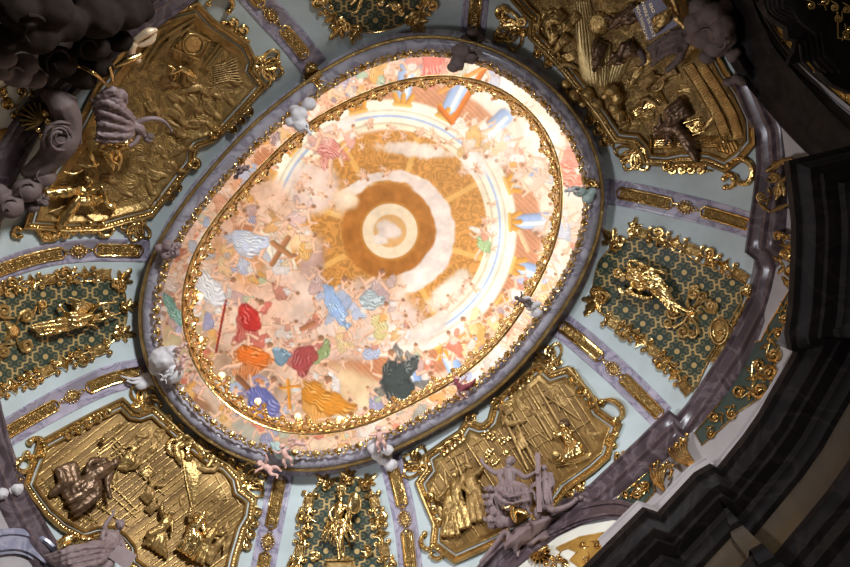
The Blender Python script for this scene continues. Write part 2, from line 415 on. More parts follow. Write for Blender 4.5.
b = MB(); b.plan([Vector((p.x, p.y, 0)) for p in dr], [(-1.6, 14.36), (0, 14.36), (0, 18.02)], True)
struct(b.build('wall_drum', M['cream'], org=Vector((0, 0, 0))))
# lower wall of the nave
wp = [Vector((p.x, p.y, 0)) for p in WP]
b = MB(); b.plan(wp, [(-.24, 11.6), (0, 11.55), (0, 10.9), (0, 9.0), (0, 8.55)], True)
struct(b.build('wall_nave', M['white'], org=Vector((0, 0, 0))))
# marble moulding at the foot of the vault (with breaks forward over the ribs)
footpx = [(736,85),(746,110),(757,135),(759,165),(753,210),(747,252),(756,259),(759,270),(750,303),(728,346),(692,400),(678,419),(669,412),(656,424),(640,440),(590,487)]
fa = lambda p: math.atan2(p[1]-Y0, p[0]-X0)
a0, a1 = fa(footpx[0]), fa(footpx[-1])
rest = []
n_ = 110
for i in range(1, n_):
    t = a1+(a0+2*pi-a1)*i/n_; rest.append((X0+rBASE(t)*math.cos(t), Y0+rBASE(t)*math.sin(t)))
foot = []
for i in range(len(footpx)-1):
    foot.append(footpx[i]); L_ = math.hypot(footpx[i+1][0]-footpx[i][0], footpx[i+1][1]-footpx[i][1])
    if L_ > 25: foot += [tuple(np.array(footpx[i])*(1-k)+np.array(footpx[i+1])*k) for k in (.33, .66)]
foot.append(footpx[-1]); foot += rest
footplan = [Vector(Q(x, y, 11.55)) for x, y in foot]
b = MB(); b.plan(footplan, [(.3, 11.62), (-.02, 11.6), (-.03, 11.52), (.02, 11.50), (.03, 11.44), (.09, 11.40), (.12, 11.33), (.11, 11.29), (.17, 11.27), (.19, 11.17), (.24, 11.14), (.4, 11.13)], True)
struct(b.build('trim_3', M['purple'], org=Vector((0, 0, 0))))
# dark main entablature, its inner lip traced at one level
HK = 8.6
lip = [(960,120),(900,134),(788,161),(795,222),(795,250),(792,305),(788,334),(791,350),(798,351),(787,371),(773,395),(762,415),(746,438),(720,470),(713,466),(697,475),(660,515),(645,510),(592,563),(560,594),(500,640)]
lp = [Vector(Q(x, y, HK)) for x, y in lip]
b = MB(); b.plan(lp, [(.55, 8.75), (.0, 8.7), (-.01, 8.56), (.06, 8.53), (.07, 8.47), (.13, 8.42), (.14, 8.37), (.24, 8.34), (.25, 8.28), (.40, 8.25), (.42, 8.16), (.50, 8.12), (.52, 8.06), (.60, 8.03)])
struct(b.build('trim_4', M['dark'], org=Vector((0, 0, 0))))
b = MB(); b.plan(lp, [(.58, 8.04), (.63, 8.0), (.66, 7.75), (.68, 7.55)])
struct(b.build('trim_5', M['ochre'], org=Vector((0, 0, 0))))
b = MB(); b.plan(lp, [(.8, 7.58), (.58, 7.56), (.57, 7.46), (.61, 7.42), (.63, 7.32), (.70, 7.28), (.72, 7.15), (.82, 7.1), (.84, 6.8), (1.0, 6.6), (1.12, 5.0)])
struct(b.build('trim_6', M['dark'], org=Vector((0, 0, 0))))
# pale sill moulding above the dark entablature
sill = [(781,345),(796,352),(786,368),(772,392),(757,413),(741,436),(716,466),(708,460),(693,469),(655,509),(640,504),(600,543)]
sp_ = [Vector(Q(x, y, 9.6)) for x, y in sill]
b = MB(); b.plan(sp_, [(.3, 9.35), (-.02, 9.4), (-.02, 9.60), (.02, 9.62), (.03, 9.67), (.0, 9.69), (.0, 9.73), (.5, 9.76)])
struct(b.build('trim_7', M['white'], org=Vector((0, 0, 0))))
# ribs of the vault: marble bands
RIBS = {
 'ul': dict(c=[(150,251),(105,250),(80,251),(50,255),(20,263),(-18,277)], w=11),
 'll': dict(c=[(152,371),(122,376),(96,385),(50,408),(0,437),(-12,445)], w=14),
 'bl': dict(c=[(283,466),(278,490),(274,510),(268,541),(262,572),(257,600)], w=12),
 'br': dict(c=[(389,456),(396,480),(402,505),(407,535),(411,572),(413,600)], w=11.5),
 'rl': dict(c=[(553,319),(580,340),(602,359),(627,382),(662,417)], w=13),
 'ru': dict(c=[(603,190),(640,197),(675,205),(712,214),(752,226)], w=12.5),
 'tr': dict(c=[(473,42),(474,20),(476,0),(478,-40)], w=12.5),
 'tl': dict(c=[(316,68),(303,52),(290,36),(268,12),(240,-20)], w=14),
}
RLAB = {'ul': 'upper left rib, beside the gilded relief with the draped arm', 'll': '', 'bl': '', 'br': '', 'rl': '', 'ru': '', 'tr': '', 'tl': ''}
# ------------------------------------------------------------------ the painted ceiling: a vertex-painted generic heaven of clouds and draped figures
S_ = 1.35; PX0, PY0, PX1, PY1 = 92, -12, 660, 522
gx_ = np.arange(PX0, PX1, 1/S_); gy_ = np.arange(PY0, PY1, 1/S_)
GX, GY = np.meshgrid(gx_, gy_); IMG = np.zeros(GX.shape+(3,))
rng = np.random.default_rng(5)
def vn(X, Y, sc, seed):
    g = np.random.default_rng(seed).random((64, 64)); x = X/sc+seed*1.7; y = Y/sc+seed*.9
    xi = np.floor(x).astype(int); yi = np.floor(y).astype(int); fx = x-xi; fy = y-yi
    fx = fx*fx*(3-2*fx); fy = fy*fy*(3-2*fy); a = lambda i, j: g[(yi+j) % 64, (xi+i) % 64]
    return (a(0, 0)*(1-fx)+a(1, 0)*fx)*(1-fy)+(a(0, 1)*(1-fx)+a(1, 1)*fx)*fy
def fbm(X, Y, sc, seed, o=4):
    s = 0; w = 0
    for k in range(o): s = s+vn(X, Y, sc/2**k, seed+k*13)/2**k; w += 1/2**k
    return s/w
def sm(a, b, x): t = np.clip((x-a)/(b-a), 0, 1); return t*t*(3-2*t)
def put(sl, col, a):
    IMG[sl] = IMG[sl]*(1-a[..., None])+np.asarray(col)*a[..., None]
def win(x, y, r):
    i0 = max(0, int((x-r-PX0)*S_)); i1 = min(GX.shape[1], int((x+r-PX0)*S_)+2); j0 = max(0, int((y-r-PY0)*S_)); j1 = min(GX.shape[0], int((y+r-PY0)*S_)+2)
    return (slice(j0, j1), slice(i0, i1))
c3 = lambda *c: np.array(c, float)
def cloud(x, y, rx, ry, ang, col, soft=.45, al=.9, seed=0):
    sl = win(x, y, max(rx, ry)*1.5); X, Y = GX[sl]-x, GY[sl]-y
    if X.size == 0: return
    ca, sa = math.cos(ang), math.sin(ang); u = (X*ca+Y*sa)/rx; v = (Y*ca-X*sa)/ry
    d = np.hypot(u, v)+(fbm(GX[sl], GY[sl], max(6, min(rx, ry)*.7), 40+seed)-.5)*.55
    a = sm(1, 1-soft, d)*al
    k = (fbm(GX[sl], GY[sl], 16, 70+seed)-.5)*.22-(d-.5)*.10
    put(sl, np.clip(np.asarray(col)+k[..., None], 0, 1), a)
def cloth(x, y, L, W, ang, col, seed=0, folds=5, al=1.0, bend=.35):
    sl = win(x, y, max(L, W)*1.35); X, Y = GX[sl]-x, GY[sl]-y
    if X.size == 0: return
    ca, sa = math.cos(ang), math.sin(ang); u = (X*ca+Y*sa)/L; v = (Y*ca-X*sa)/W
    v = v+bend*(u*u-.3)
    n1 = fbm(GX[sl], GY[sl], max(5, W*.9), 100+seed, 3); n2 = fbm(GX[sl], GY[sl], max(4, W*.5), 130+seed, 2)
    d = np.maximum(np.abs(u)**1.6+np.abs(v)**2, np.abs(v))+(n1-.5)*1.25
    a = sm(1.0, .80, d)*al*.92
    vv = v/(.55+.45*np.clip((u+1)/2, 0, 1)); ph = vv*folds*.62+.5*u+(n1-.5)*3.0+(n2-.5)*1.0+seed*.37
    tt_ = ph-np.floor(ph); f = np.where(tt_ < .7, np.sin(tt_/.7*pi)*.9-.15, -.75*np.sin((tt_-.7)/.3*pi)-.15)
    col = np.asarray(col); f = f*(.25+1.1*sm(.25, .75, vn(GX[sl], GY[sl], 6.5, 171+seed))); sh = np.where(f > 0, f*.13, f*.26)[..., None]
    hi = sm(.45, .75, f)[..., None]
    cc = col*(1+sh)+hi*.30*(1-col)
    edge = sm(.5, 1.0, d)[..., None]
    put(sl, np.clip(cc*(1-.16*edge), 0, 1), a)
SK = c3(.93, .77, .67)
def limb(p, q, r0, r1, col=SK):
    (x0, y0), (x1, y1) = p, q; sl = win((x0+x1)/2, (y0+y1)/2, math.hypot(x1-x0, y1-y0)/2+r0+2); X, Y = GX[sl], GY[sl]
    ex, ey = x1-x0, y1-y0; l = ex*ex+ey*ey+1e-6; t = np.clip(((X-x0)*ex+(Y-y0)*ey)/l, 0, 1)
    s = ((X-x0)*ey-(Y-y0)*ex)/math.sqrt(l); r = r0+(r1-r0)*t; d = np.hypot(X-x0-t*ex, Y-y0-t*ey)/r
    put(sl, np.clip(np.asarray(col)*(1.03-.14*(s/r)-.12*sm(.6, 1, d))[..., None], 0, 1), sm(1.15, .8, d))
def head(x, y, r, ang, hair=(.66, .50, .39), col=SK):
    limb((x, y), (x+.1, y), r, r, col)
    hx, hy = x+math.cos(ang)*r*.55, y+math.sin(ang)*r*.55
    limb((hx, hy), (hx+.1, hy), r*.8, r*.7, hair)
    limb((x-math.cos(ang)*r*.35, y-math.sin(ang)*r*.35), (x-math.cos(ang)*r*.45, y-math.sin(ang)*r*.4), r*.22, r*.2, c3(.78, .48, .40))
def figure(x, y, s, ang, col, col2=None, seed=0, hair=(.66, .50, .39), wing=None):
    """clothed figure: ang points from the seat to the head"""
    r_ = np.random.default_rng(900+seed); ux, uy = math.cos(ang), math.sin(ang); vx, vy = -uy, ux; g = 1 if r_.random() > .5 else -1
    at = lambda a, b: (x+ux*a*s+vx*b*s*g, y+uy*a*s+vy*b*s*g)
    if wing is not None:
        for k in (-1, 1): w_ = at(.42, .3*k); cloth(w_[0], w_[1], s*.36, s*.13, ang+k*.9*g, wing, seed+5, 3, .95)
    limb(at(-.25, .12), at(-.62, .45), s*.09, s*.05); limb(at(-.62, .45), at(-.78, .50), s*.05, s*.035)
    limb(at(-.25, -.1), at(-.7, .05), s*.09, s*.045)
    cloth(*at(-.14, .06), s*.46, s*.30, ang+.5*g, col, seed)
    cloth(*at(.2, 0), s*.26, s*.19, ang, col2 if col2 is not None else col, seed+3, 3)
    limb(at(.30, .14), at(.14, .42), s*.07, s*.05); limb(at(.14, .42), at(.36, .60), s*.05, s*.035)
    limb(at(.30, -.13), at(.05, -.3), s*.07, s*.05); limb(at(.05, -.3), at(.2, -.52), s*.05, s*.03)
    limb(at(.34, 0), at(.46, 0), s*.06, s*.05); head(*at(.55, .03), s*.105, ang, hair)
def putto(x, y, s, ang, seed=0):
    r_ = np.random.default_rng(seed+300); ux, uy = math.cos(ang), math.sin(ang); vx, vy = -uy, ux
    at = lambda a, b: (x+ux*a*s+vx*b*s, y+uy*a*s+vy*b*s)
    sk = SK*(.95+.1*r_.random())
    limb(at(-.2, .1), at(-.6, .3*r_.random()+.1), s*.14, s*.07, sk); limb(at(-.2, -.1), at(-.55, -.35*r_.random()), s*.14, s*.07, sk)
    limb(at(-.2, 0), at(.2, 0), s*.21, s*.2, sk); limb(at(.2, .15), at(.3, .6), s*.1, s*.06, sk); limb(at(.2, -.15), at(-.1, -.5), s*.1, s*.06, sk)
    head(*at(.48, 0), s*.19, ang, (.74, .57, .42), sk)

# ground: warm cloudy sky, whiter to the upper right
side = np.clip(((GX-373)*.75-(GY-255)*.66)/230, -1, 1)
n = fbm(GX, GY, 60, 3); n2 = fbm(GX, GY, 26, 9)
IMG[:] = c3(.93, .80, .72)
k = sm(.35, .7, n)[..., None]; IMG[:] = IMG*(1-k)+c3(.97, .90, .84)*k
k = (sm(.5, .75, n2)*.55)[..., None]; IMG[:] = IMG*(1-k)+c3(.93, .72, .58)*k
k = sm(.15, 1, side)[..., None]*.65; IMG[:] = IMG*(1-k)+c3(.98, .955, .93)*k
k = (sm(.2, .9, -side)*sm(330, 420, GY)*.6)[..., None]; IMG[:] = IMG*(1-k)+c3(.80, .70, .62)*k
# painted rotunda: coffers, lantern, white entablature with blue line
ox, oy = 390., 231.
dx, dy = GX-ox, GY-oy; rr = np.hypot(dx, dy); th = np.arctan2(dy, dx)
full = (slice(None), slice(None))
cof = c3(.83, .61, .35)*np.ones_like(IMG)
pat = np.sin(fbm(GX, GY, 8, 21, 2)*26+rr*.1)
cof = cof*(1+.08*np.tanh(pat*2.2))[..., None]
put(full, np.clip(cof, 0, 1), sm(103, 99, rr+4*(n2-.5)))
rib_ = np.abs(((th*8/(2*pi)+.13) % 1)-.5)*rr
put(full, c3(.93, .74, .45), sm(4, 2.8, rib_)*sm(101, 98, rr)*sm(50, 52, rr))
rc = np.hypot(GX-388, GY-228)
band = [(99, 104, (.97, .93, .84)), (104, 106, (.86, .80, .70)), (106, 111, (.99, .96, .89)), (111, 113.5, (.70, .78, .92)), (113.5, 117, (.98, .95, .90)), (117, 119, (.88, .84, .76)), (119, 128, (.99, .96, .90)), (128, 129.5, (.85, .78, .68))]
for a_, b_, c_ in band: put(full, c3(*c_), sm(a_-.6, a_+.3, rc)*sm(b_+.5, b_-.3, rc))
brick = c3(.78, .53, .38)*(1+.12*np.sin(GX*1.1+GY*.6)*np.sin(GY*1.7))[..., None]
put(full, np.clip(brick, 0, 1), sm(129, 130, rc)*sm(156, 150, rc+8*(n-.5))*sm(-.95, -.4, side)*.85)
def column(x, y, L=34):
    a = math.atan2(y-228, x-388); ca, sa = math.cos(a), math.sin(a)
    limb((x+ca*4, y+sa*4), (x+ca*L, y+sa*L), 7.5, 8.5, c3(.66, .76, .93)); limb((x+ca*6-sa*2, y+sa*6+ca*2), (x+ca*L-sa*2, y+sa*L+ca*2), 2, 2.4, c3(.93, .96, 1))
    for k in (-1, 0, 1): limb((x-ca*3-sa*5*k, y-sa*3+ca*5*k), (x+ca*5-sa*9*k, y+sa*5+ca*9*k), 3, 2.6, c3(.86, .62, .30))
    limb((x-ca*5+sa*8, y-sa*5-ca*8), (x-ca*5-sa*8, y-sa*5+ca*8), 2, 2, c3(.92, .72, .42))
for x, y in [(357, 107), (403, 100), (446, 114), (480, 140), (512, 184), (515, 222), (518, 267), (502, 305), (476, 330), (446, 350), (411, 362), (292, 146), (268, 178)]: column(x, y)
# lantern and ring of cloud
put(full, np.clip(c3(.74, .50, .26)*(1+.22*(fbm(GX, GY, 7, 33, 3)-.5))[..., None], 0, 1), sm(50, 46, rr))
cw = 5+5*sm(-1.6, .6, th)
put(full, np.clip(c3(.96, .90, .87)*(1+.16*(fbm(GX, GY, 9, 35, 3)-.5))[..., None], 0, 1), sm(cw+2.5, cw-.5, np.abs(rr-55+6*(fbm(GX, GY, 11, 36, 2)-.5)))*sm(-3.0, -2.5, th)*sm(1.7, 1.2, th))
put(full, c3(.80, .58, .30), sm(30.5, 29.5, rr)*(.75+.25*np.sign(np.sin(th*60))))
put(full, c3(.97, .89, .78), sm(28, 27, rr)); put(full, c3(.90, .72, .50), sm(17, 16, rr)); cloud(ox-1, oy-1, 15, 11, .6, (.95, .88, .84), .4, 1, 3); cloud(ox-10, oy+8, 9, 6, .2, (.96, .90, .86), .4, 1, 5)
# clouds that swallow the left and the lower half
for a in [(275, 205, 42, 30, .8, (.95, .82, .74)), (315, 188, 30, 34, .9, (.95, .87, .85)), (236, 262, 46, 24, .5, (.90, .70, .52)), (312, 262, 17, 34, .2, (.80, .67, .63)), (285, 300, 50, 38, .3, (.94, .80, .72)), (330, 330, 60, 34, .2, (.94, .84, .78)), (375, 305, 50, 30, .2, (.93, .83, .78)), (400, 330, 34, 26, -.5, (.95, .86, .82)), (345, 385, 40, 26, .5, (.88, .76, .62)), (365, 400, 36, 26, .8, (.92, .82, .68)), (250, 375, 46, 24, .6, (.76, .66, .58)), (205, 350, 24, 40, -.4, (.80, .66, .55)), (190, 330, 16, 34, .2, (.82, .74, .60)), (170, 350, 12, 30, .1, (.80, .74, .60)), (200, 415, 30, 18, .8, (.66, .50, .38)), (185, 395, 20, 20, .8, (.68, .45, .33)), (255, 440, 40, 16, .5, (.74, .73, .68)), (215, 425, 24, 14, .7, (.78, .76, .70)), (330, 445, 40, 12, -.1, (.95, .86, .76)), (225, 395, 20, 16, .8, (.80, .80, .78)), (430, 330, 40, 12, -.8, (.95, .88, .84)), (345, 200, 18, 14, .1, (.96, .86, .76)), (300, 240, 22, 18, .4, (.95, .82, .66)), (450, 290, 36, 15, -.7, (.94, .90, .86)), (500, 150, 26, 22, .5, (.98, .95, .94)), (475, 165, 20, 14, 1, (.97, .92, .90)), (415, 150, 46, 9, .1, (.97, .92, .90)), (340, 128, 26, 10, -.5, (.96, .88, .86)), (505, 95, 40, 16, .7, (.99, .97, .94)), (545, 140, 22, 34, -.5, (.99, .96, .94)), (330, 345, 26, 16, 0, (.93, .80, .74)), (470, 380, 50, 14, -.65, (.97, .93, .88)), (540, 330, 30, 14, -1, (.97, .92, .86)), (560, 260, 14, 40, .3, (.97, .92, .86)), (230, 180, 40, 14, -.9, (.97, .88, .84)), (300, 120, 50, 9, -.6, (.97, .89, .86)), (200, 230, 16, 24, .5, (.95, .82, .76))]:
    cloud(*a, seed=int(a[0]) % 19)
# crowd of smaller figures round the rim and in the clouds
pal = [(.93, .72, .60), (.96, .90, .88), (.86, .52, .42), (.93, .70, .40), (.72, .75, .86), (.90, .78, .74), (.80, .82, .74), (.95, .80, .60), (.70, .60, .62), (.94, .62, .52)]
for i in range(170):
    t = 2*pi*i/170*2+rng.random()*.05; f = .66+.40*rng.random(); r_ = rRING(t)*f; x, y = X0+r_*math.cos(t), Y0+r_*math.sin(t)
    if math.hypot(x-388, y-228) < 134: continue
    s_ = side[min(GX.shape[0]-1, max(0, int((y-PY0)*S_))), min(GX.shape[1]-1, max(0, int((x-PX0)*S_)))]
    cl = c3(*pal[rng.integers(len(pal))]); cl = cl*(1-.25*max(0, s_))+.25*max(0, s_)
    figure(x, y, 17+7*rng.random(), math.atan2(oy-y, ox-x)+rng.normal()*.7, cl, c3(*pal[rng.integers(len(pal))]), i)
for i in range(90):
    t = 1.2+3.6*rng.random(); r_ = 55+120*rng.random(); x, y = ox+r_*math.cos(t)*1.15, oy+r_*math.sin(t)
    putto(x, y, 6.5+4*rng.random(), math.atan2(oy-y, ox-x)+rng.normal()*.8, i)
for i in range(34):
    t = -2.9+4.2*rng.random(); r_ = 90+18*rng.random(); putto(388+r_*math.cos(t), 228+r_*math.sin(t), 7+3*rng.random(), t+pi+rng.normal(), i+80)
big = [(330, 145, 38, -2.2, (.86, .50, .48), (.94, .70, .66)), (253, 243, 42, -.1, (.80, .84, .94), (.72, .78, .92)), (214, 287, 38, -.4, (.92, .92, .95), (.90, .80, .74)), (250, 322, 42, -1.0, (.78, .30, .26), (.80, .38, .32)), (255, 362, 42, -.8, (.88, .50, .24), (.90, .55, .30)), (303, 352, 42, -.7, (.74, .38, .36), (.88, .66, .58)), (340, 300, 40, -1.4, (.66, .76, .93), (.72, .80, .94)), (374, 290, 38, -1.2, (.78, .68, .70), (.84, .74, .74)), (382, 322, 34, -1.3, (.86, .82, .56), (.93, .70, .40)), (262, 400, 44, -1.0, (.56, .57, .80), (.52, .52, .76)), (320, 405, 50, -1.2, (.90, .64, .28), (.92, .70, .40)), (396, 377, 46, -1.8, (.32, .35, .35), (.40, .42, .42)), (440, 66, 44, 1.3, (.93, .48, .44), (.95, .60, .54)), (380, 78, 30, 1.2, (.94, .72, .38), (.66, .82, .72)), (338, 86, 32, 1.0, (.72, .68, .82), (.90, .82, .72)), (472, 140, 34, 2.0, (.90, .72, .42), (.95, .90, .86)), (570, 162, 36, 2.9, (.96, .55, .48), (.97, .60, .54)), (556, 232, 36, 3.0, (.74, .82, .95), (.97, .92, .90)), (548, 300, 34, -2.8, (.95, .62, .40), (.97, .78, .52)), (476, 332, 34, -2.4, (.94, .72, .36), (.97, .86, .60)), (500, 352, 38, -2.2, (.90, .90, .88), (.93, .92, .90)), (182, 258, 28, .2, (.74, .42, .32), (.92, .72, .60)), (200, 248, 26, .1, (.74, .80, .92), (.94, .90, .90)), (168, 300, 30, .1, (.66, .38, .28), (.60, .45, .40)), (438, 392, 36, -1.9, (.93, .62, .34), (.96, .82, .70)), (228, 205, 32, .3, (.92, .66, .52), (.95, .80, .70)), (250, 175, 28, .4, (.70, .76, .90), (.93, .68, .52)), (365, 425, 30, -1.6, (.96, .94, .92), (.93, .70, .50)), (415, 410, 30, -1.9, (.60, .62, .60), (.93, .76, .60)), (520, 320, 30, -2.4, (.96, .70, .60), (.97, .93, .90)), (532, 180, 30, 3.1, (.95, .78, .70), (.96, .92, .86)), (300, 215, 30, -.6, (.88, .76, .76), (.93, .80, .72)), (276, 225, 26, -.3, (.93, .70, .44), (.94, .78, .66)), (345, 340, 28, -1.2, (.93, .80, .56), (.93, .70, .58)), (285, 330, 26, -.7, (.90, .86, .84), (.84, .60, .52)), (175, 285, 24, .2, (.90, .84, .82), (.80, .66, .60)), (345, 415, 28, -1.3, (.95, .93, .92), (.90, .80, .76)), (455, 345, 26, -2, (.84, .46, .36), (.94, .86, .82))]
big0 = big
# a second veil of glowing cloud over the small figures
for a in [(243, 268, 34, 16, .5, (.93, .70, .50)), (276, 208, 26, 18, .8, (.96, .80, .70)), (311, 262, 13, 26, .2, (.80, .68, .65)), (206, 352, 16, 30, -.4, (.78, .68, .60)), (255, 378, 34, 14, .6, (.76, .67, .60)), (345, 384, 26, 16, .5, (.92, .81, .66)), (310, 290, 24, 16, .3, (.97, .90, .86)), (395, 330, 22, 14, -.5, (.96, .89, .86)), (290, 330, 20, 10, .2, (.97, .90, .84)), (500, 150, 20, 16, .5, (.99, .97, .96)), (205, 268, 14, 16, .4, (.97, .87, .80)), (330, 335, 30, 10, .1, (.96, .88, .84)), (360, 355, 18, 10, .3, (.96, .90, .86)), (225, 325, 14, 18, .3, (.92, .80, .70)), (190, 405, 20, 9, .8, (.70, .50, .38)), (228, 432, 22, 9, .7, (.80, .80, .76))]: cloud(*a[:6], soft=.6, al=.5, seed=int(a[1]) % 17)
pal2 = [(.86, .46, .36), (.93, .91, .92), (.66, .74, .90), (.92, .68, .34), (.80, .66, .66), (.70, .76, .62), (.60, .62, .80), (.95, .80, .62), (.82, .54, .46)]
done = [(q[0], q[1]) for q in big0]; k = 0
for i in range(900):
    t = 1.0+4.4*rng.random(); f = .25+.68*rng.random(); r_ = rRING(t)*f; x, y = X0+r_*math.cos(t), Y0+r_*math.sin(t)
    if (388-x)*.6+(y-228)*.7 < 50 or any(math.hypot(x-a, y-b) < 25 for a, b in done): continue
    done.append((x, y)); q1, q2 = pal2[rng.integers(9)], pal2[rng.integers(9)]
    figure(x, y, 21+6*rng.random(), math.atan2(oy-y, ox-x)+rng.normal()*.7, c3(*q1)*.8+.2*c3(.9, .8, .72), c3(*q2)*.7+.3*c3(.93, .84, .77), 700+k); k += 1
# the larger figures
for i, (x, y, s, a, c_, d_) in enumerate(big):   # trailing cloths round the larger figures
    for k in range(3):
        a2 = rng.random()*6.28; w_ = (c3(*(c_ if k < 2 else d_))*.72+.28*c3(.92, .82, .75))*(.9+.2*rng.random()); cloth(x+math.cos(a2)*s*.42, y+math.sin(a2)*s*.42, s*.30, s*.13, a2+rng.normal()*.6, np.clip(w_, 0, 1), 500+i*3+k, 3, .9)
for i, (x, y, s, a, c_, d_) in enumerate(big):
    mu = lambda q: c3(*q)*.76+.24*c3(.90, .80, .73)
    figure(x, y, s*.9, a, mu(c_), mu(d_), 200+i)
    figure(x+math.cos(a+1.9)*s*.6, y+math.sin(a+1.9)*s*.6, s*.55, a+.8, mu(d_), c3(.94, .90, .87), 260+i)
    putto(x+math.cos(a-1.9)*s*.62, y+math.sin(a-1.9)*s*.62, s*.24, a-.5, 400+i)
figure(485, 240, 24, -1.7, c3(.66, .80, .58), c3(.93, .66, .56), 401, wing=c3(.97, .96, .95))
figure(338, 112, 0.1, 0, SK, None, 1)
# harp, cross beams, banner, sash, shield
for a, b, r0, c_ in [((486, 66), (452, 122), 3, (.82, .46, .20)), ((452, 122), (440, 108), 3, (.82, .46, .20)), ((440, 92), (486, 66), 2.4, (.93, .62, .34)), ((288, 238), (272, 264), 3, (.74, .53, .38)), ((273, 243), (291, 256), 3, (.76, .56, .40)), ((226, 300), (216, 352), 1.2, (.62, .22, .18)), ((288, 380), (290, 408), 1.6, (.90, .62, .26)), ((280, 388), (300, 386), 1.4, (.90, .62, .26)), ((238, 378), (248, 388), 3, (.60, .42, .30)), ((302, 329), (314, 323), 2.5, (.74, .52, .38)), ((520, 232), (528, 250), 3, (.95, .75, .60))]: limb(a, b, r0, r0*.9, c3(*c_))
cloth(176, 312, 26, 7, .9, (.52, .70, .66), 61, 3); cloth(282, 356, 10, 9, .4, (.50, .62, .70), 62, 2); cloth(322, 352, 16, 7, -1, (.62, .70, .50), 63, 3); cloth(372, 300, 14, 10, .2, (.72, .78, .80), 64, 3); cloth(432, 64, 26, 13, 1.7, (.95, .52, .48), 65, 4); cloth(569, 175, 20, 13, .6, (.97, .56, .48), 66, 4); cloth(397, 385, 26, 16, 1.2, (.30, .33, .33), 67, 5); cloth(400, 372, 22, 10, -.6, (.34, .37, .37), 68, 4); cloth(262, 405, 22, 15, .9, (.50, .52, .78), 69, 4); cloth(325, 400, 30, 15, .5, (.90, .62, .25), 70, 5)
cloth(335, 305, 26, 8, 1.1, (.66, .77, .93), 71, 4); cloth(250, 318, 16, 12, .9, (.80, .26, .24), 72, 3); cloth(255, 358, 20, 13, .4, (.90, .50, .22), 73, 4); cloth(304, 358, 18, 14, 2, (.72, .36, .36), 74, 4); cloth(247, 240, 24, 10, .2, (.84, .87, .95), 75, 5); cloth(213, 290, 22, 12, .8, (.93, .93, .96), 76, 4)
def blur(a):
    for ax in (0, 1): a = .25*np.roll(a, 1, ax)+.5*a+.25*np.roll(a, -1, ax)
    return a
IMG = .55*IMG+.45*blur(IMG)
gl = (fbm(GX, GY, 20, 77, 3)-.5)[..., None]; IMG = IMG*(1+.14*gl)
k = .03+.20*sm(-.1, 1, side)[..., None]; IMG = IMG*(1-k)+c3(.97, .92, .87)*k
IMG = np.clip(IMG*(1+(fbm(GX, GY, 4, 55, 2)-.5)*.07)[..., None], 0, 1)
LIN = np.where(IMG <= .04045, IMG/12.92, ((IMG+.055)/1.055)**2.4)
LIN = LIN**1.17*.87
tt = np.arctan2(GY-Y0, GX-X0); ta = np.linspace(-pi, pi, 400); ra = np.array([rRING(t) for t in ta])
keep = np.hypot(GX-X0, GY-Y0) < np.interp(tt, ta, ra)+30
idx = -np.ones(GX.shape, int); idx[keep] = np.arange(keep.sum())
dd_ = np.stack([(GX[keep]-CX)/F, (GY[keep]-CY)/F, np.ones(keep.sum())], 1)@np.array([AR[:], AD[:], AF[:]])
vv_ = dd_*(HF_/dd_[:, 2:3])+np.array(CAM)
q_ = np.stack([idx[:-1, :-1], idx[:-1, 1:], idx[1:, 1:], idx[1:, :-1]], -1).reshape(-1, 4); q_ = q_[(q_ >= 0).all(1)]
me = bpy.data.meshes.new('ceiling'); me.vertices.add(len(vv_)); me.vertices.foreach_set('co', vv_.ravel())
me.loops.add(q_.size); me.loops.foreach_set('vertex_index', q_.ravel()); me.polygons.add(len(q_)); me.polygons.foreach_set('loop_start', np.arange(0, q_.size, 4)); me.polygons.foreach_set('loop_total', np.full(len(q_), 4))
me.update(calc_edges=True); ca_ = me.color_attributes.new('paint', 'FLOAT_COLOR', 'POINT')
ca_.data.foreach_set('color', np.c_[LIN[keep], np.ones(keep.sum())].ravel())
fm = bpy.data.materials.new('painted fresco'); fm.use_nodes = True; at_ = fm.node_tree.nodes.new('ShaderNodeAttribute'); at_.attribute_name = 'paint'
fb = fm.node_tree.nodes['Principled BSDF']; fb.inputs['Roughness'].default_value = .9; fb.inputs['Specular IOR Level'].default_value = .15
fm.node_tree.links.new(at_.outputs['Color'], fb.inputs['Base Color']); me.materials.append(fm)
fo = bpy.data.objects.new('ceiling', me); C.objects.link(fo); struct(fo)
fp = [Vector((p.x, p.y, 0)) for p in outward(ringplan, 2.2)]
b = MB(); b.plan(fp, [(-2.0, 18.05), (0.0, 18.03)], True); struct(b.build('trim_8', M['cream'], org=Vector((0, 0, 0))))
# ------------------------------------------------------------------ ornament vocabulary (all in picture-pixel units on the traced surface)
def along(path):                            # arc-length parameter: returns f(s) -> (x, y, tangent angle), length
    p = np.array([q[:2] for q in path], float); d = np.hypot(*np.diff(p, axis=0).T); s = np.r_[0, np.cumsum(d)]
    def f(t):
        t = min(max(t, 0), s[-1]); x, y = np.interp(t, s, p[:, 0]), np.interp(t, s, p[:, 1])
        a, c = min(t+1.5, s[-1]), max(t-1.5, 0)
        return float(x), float(y), math.atan2(np.interp(a, s, p[:, 1])-np.interp(c, s, p[:, 1]), np.interp(a, s, p[:, 0])-np.interp(c, s, p[:, 0]))
    return f, float(s[-1])
def loc(x, y, ang):                         # local frame: a along ang, b to its right-hand side
    ca, sa = math.cos(ang), math.sin(ang)
    return lambda a, b, h=0.0: (x+ca*a-sa*b, y+sa*a+ca*b, h)
def ring2(L, pts, h): return [(*L(a, b)[:2], h) for a, b in pts]
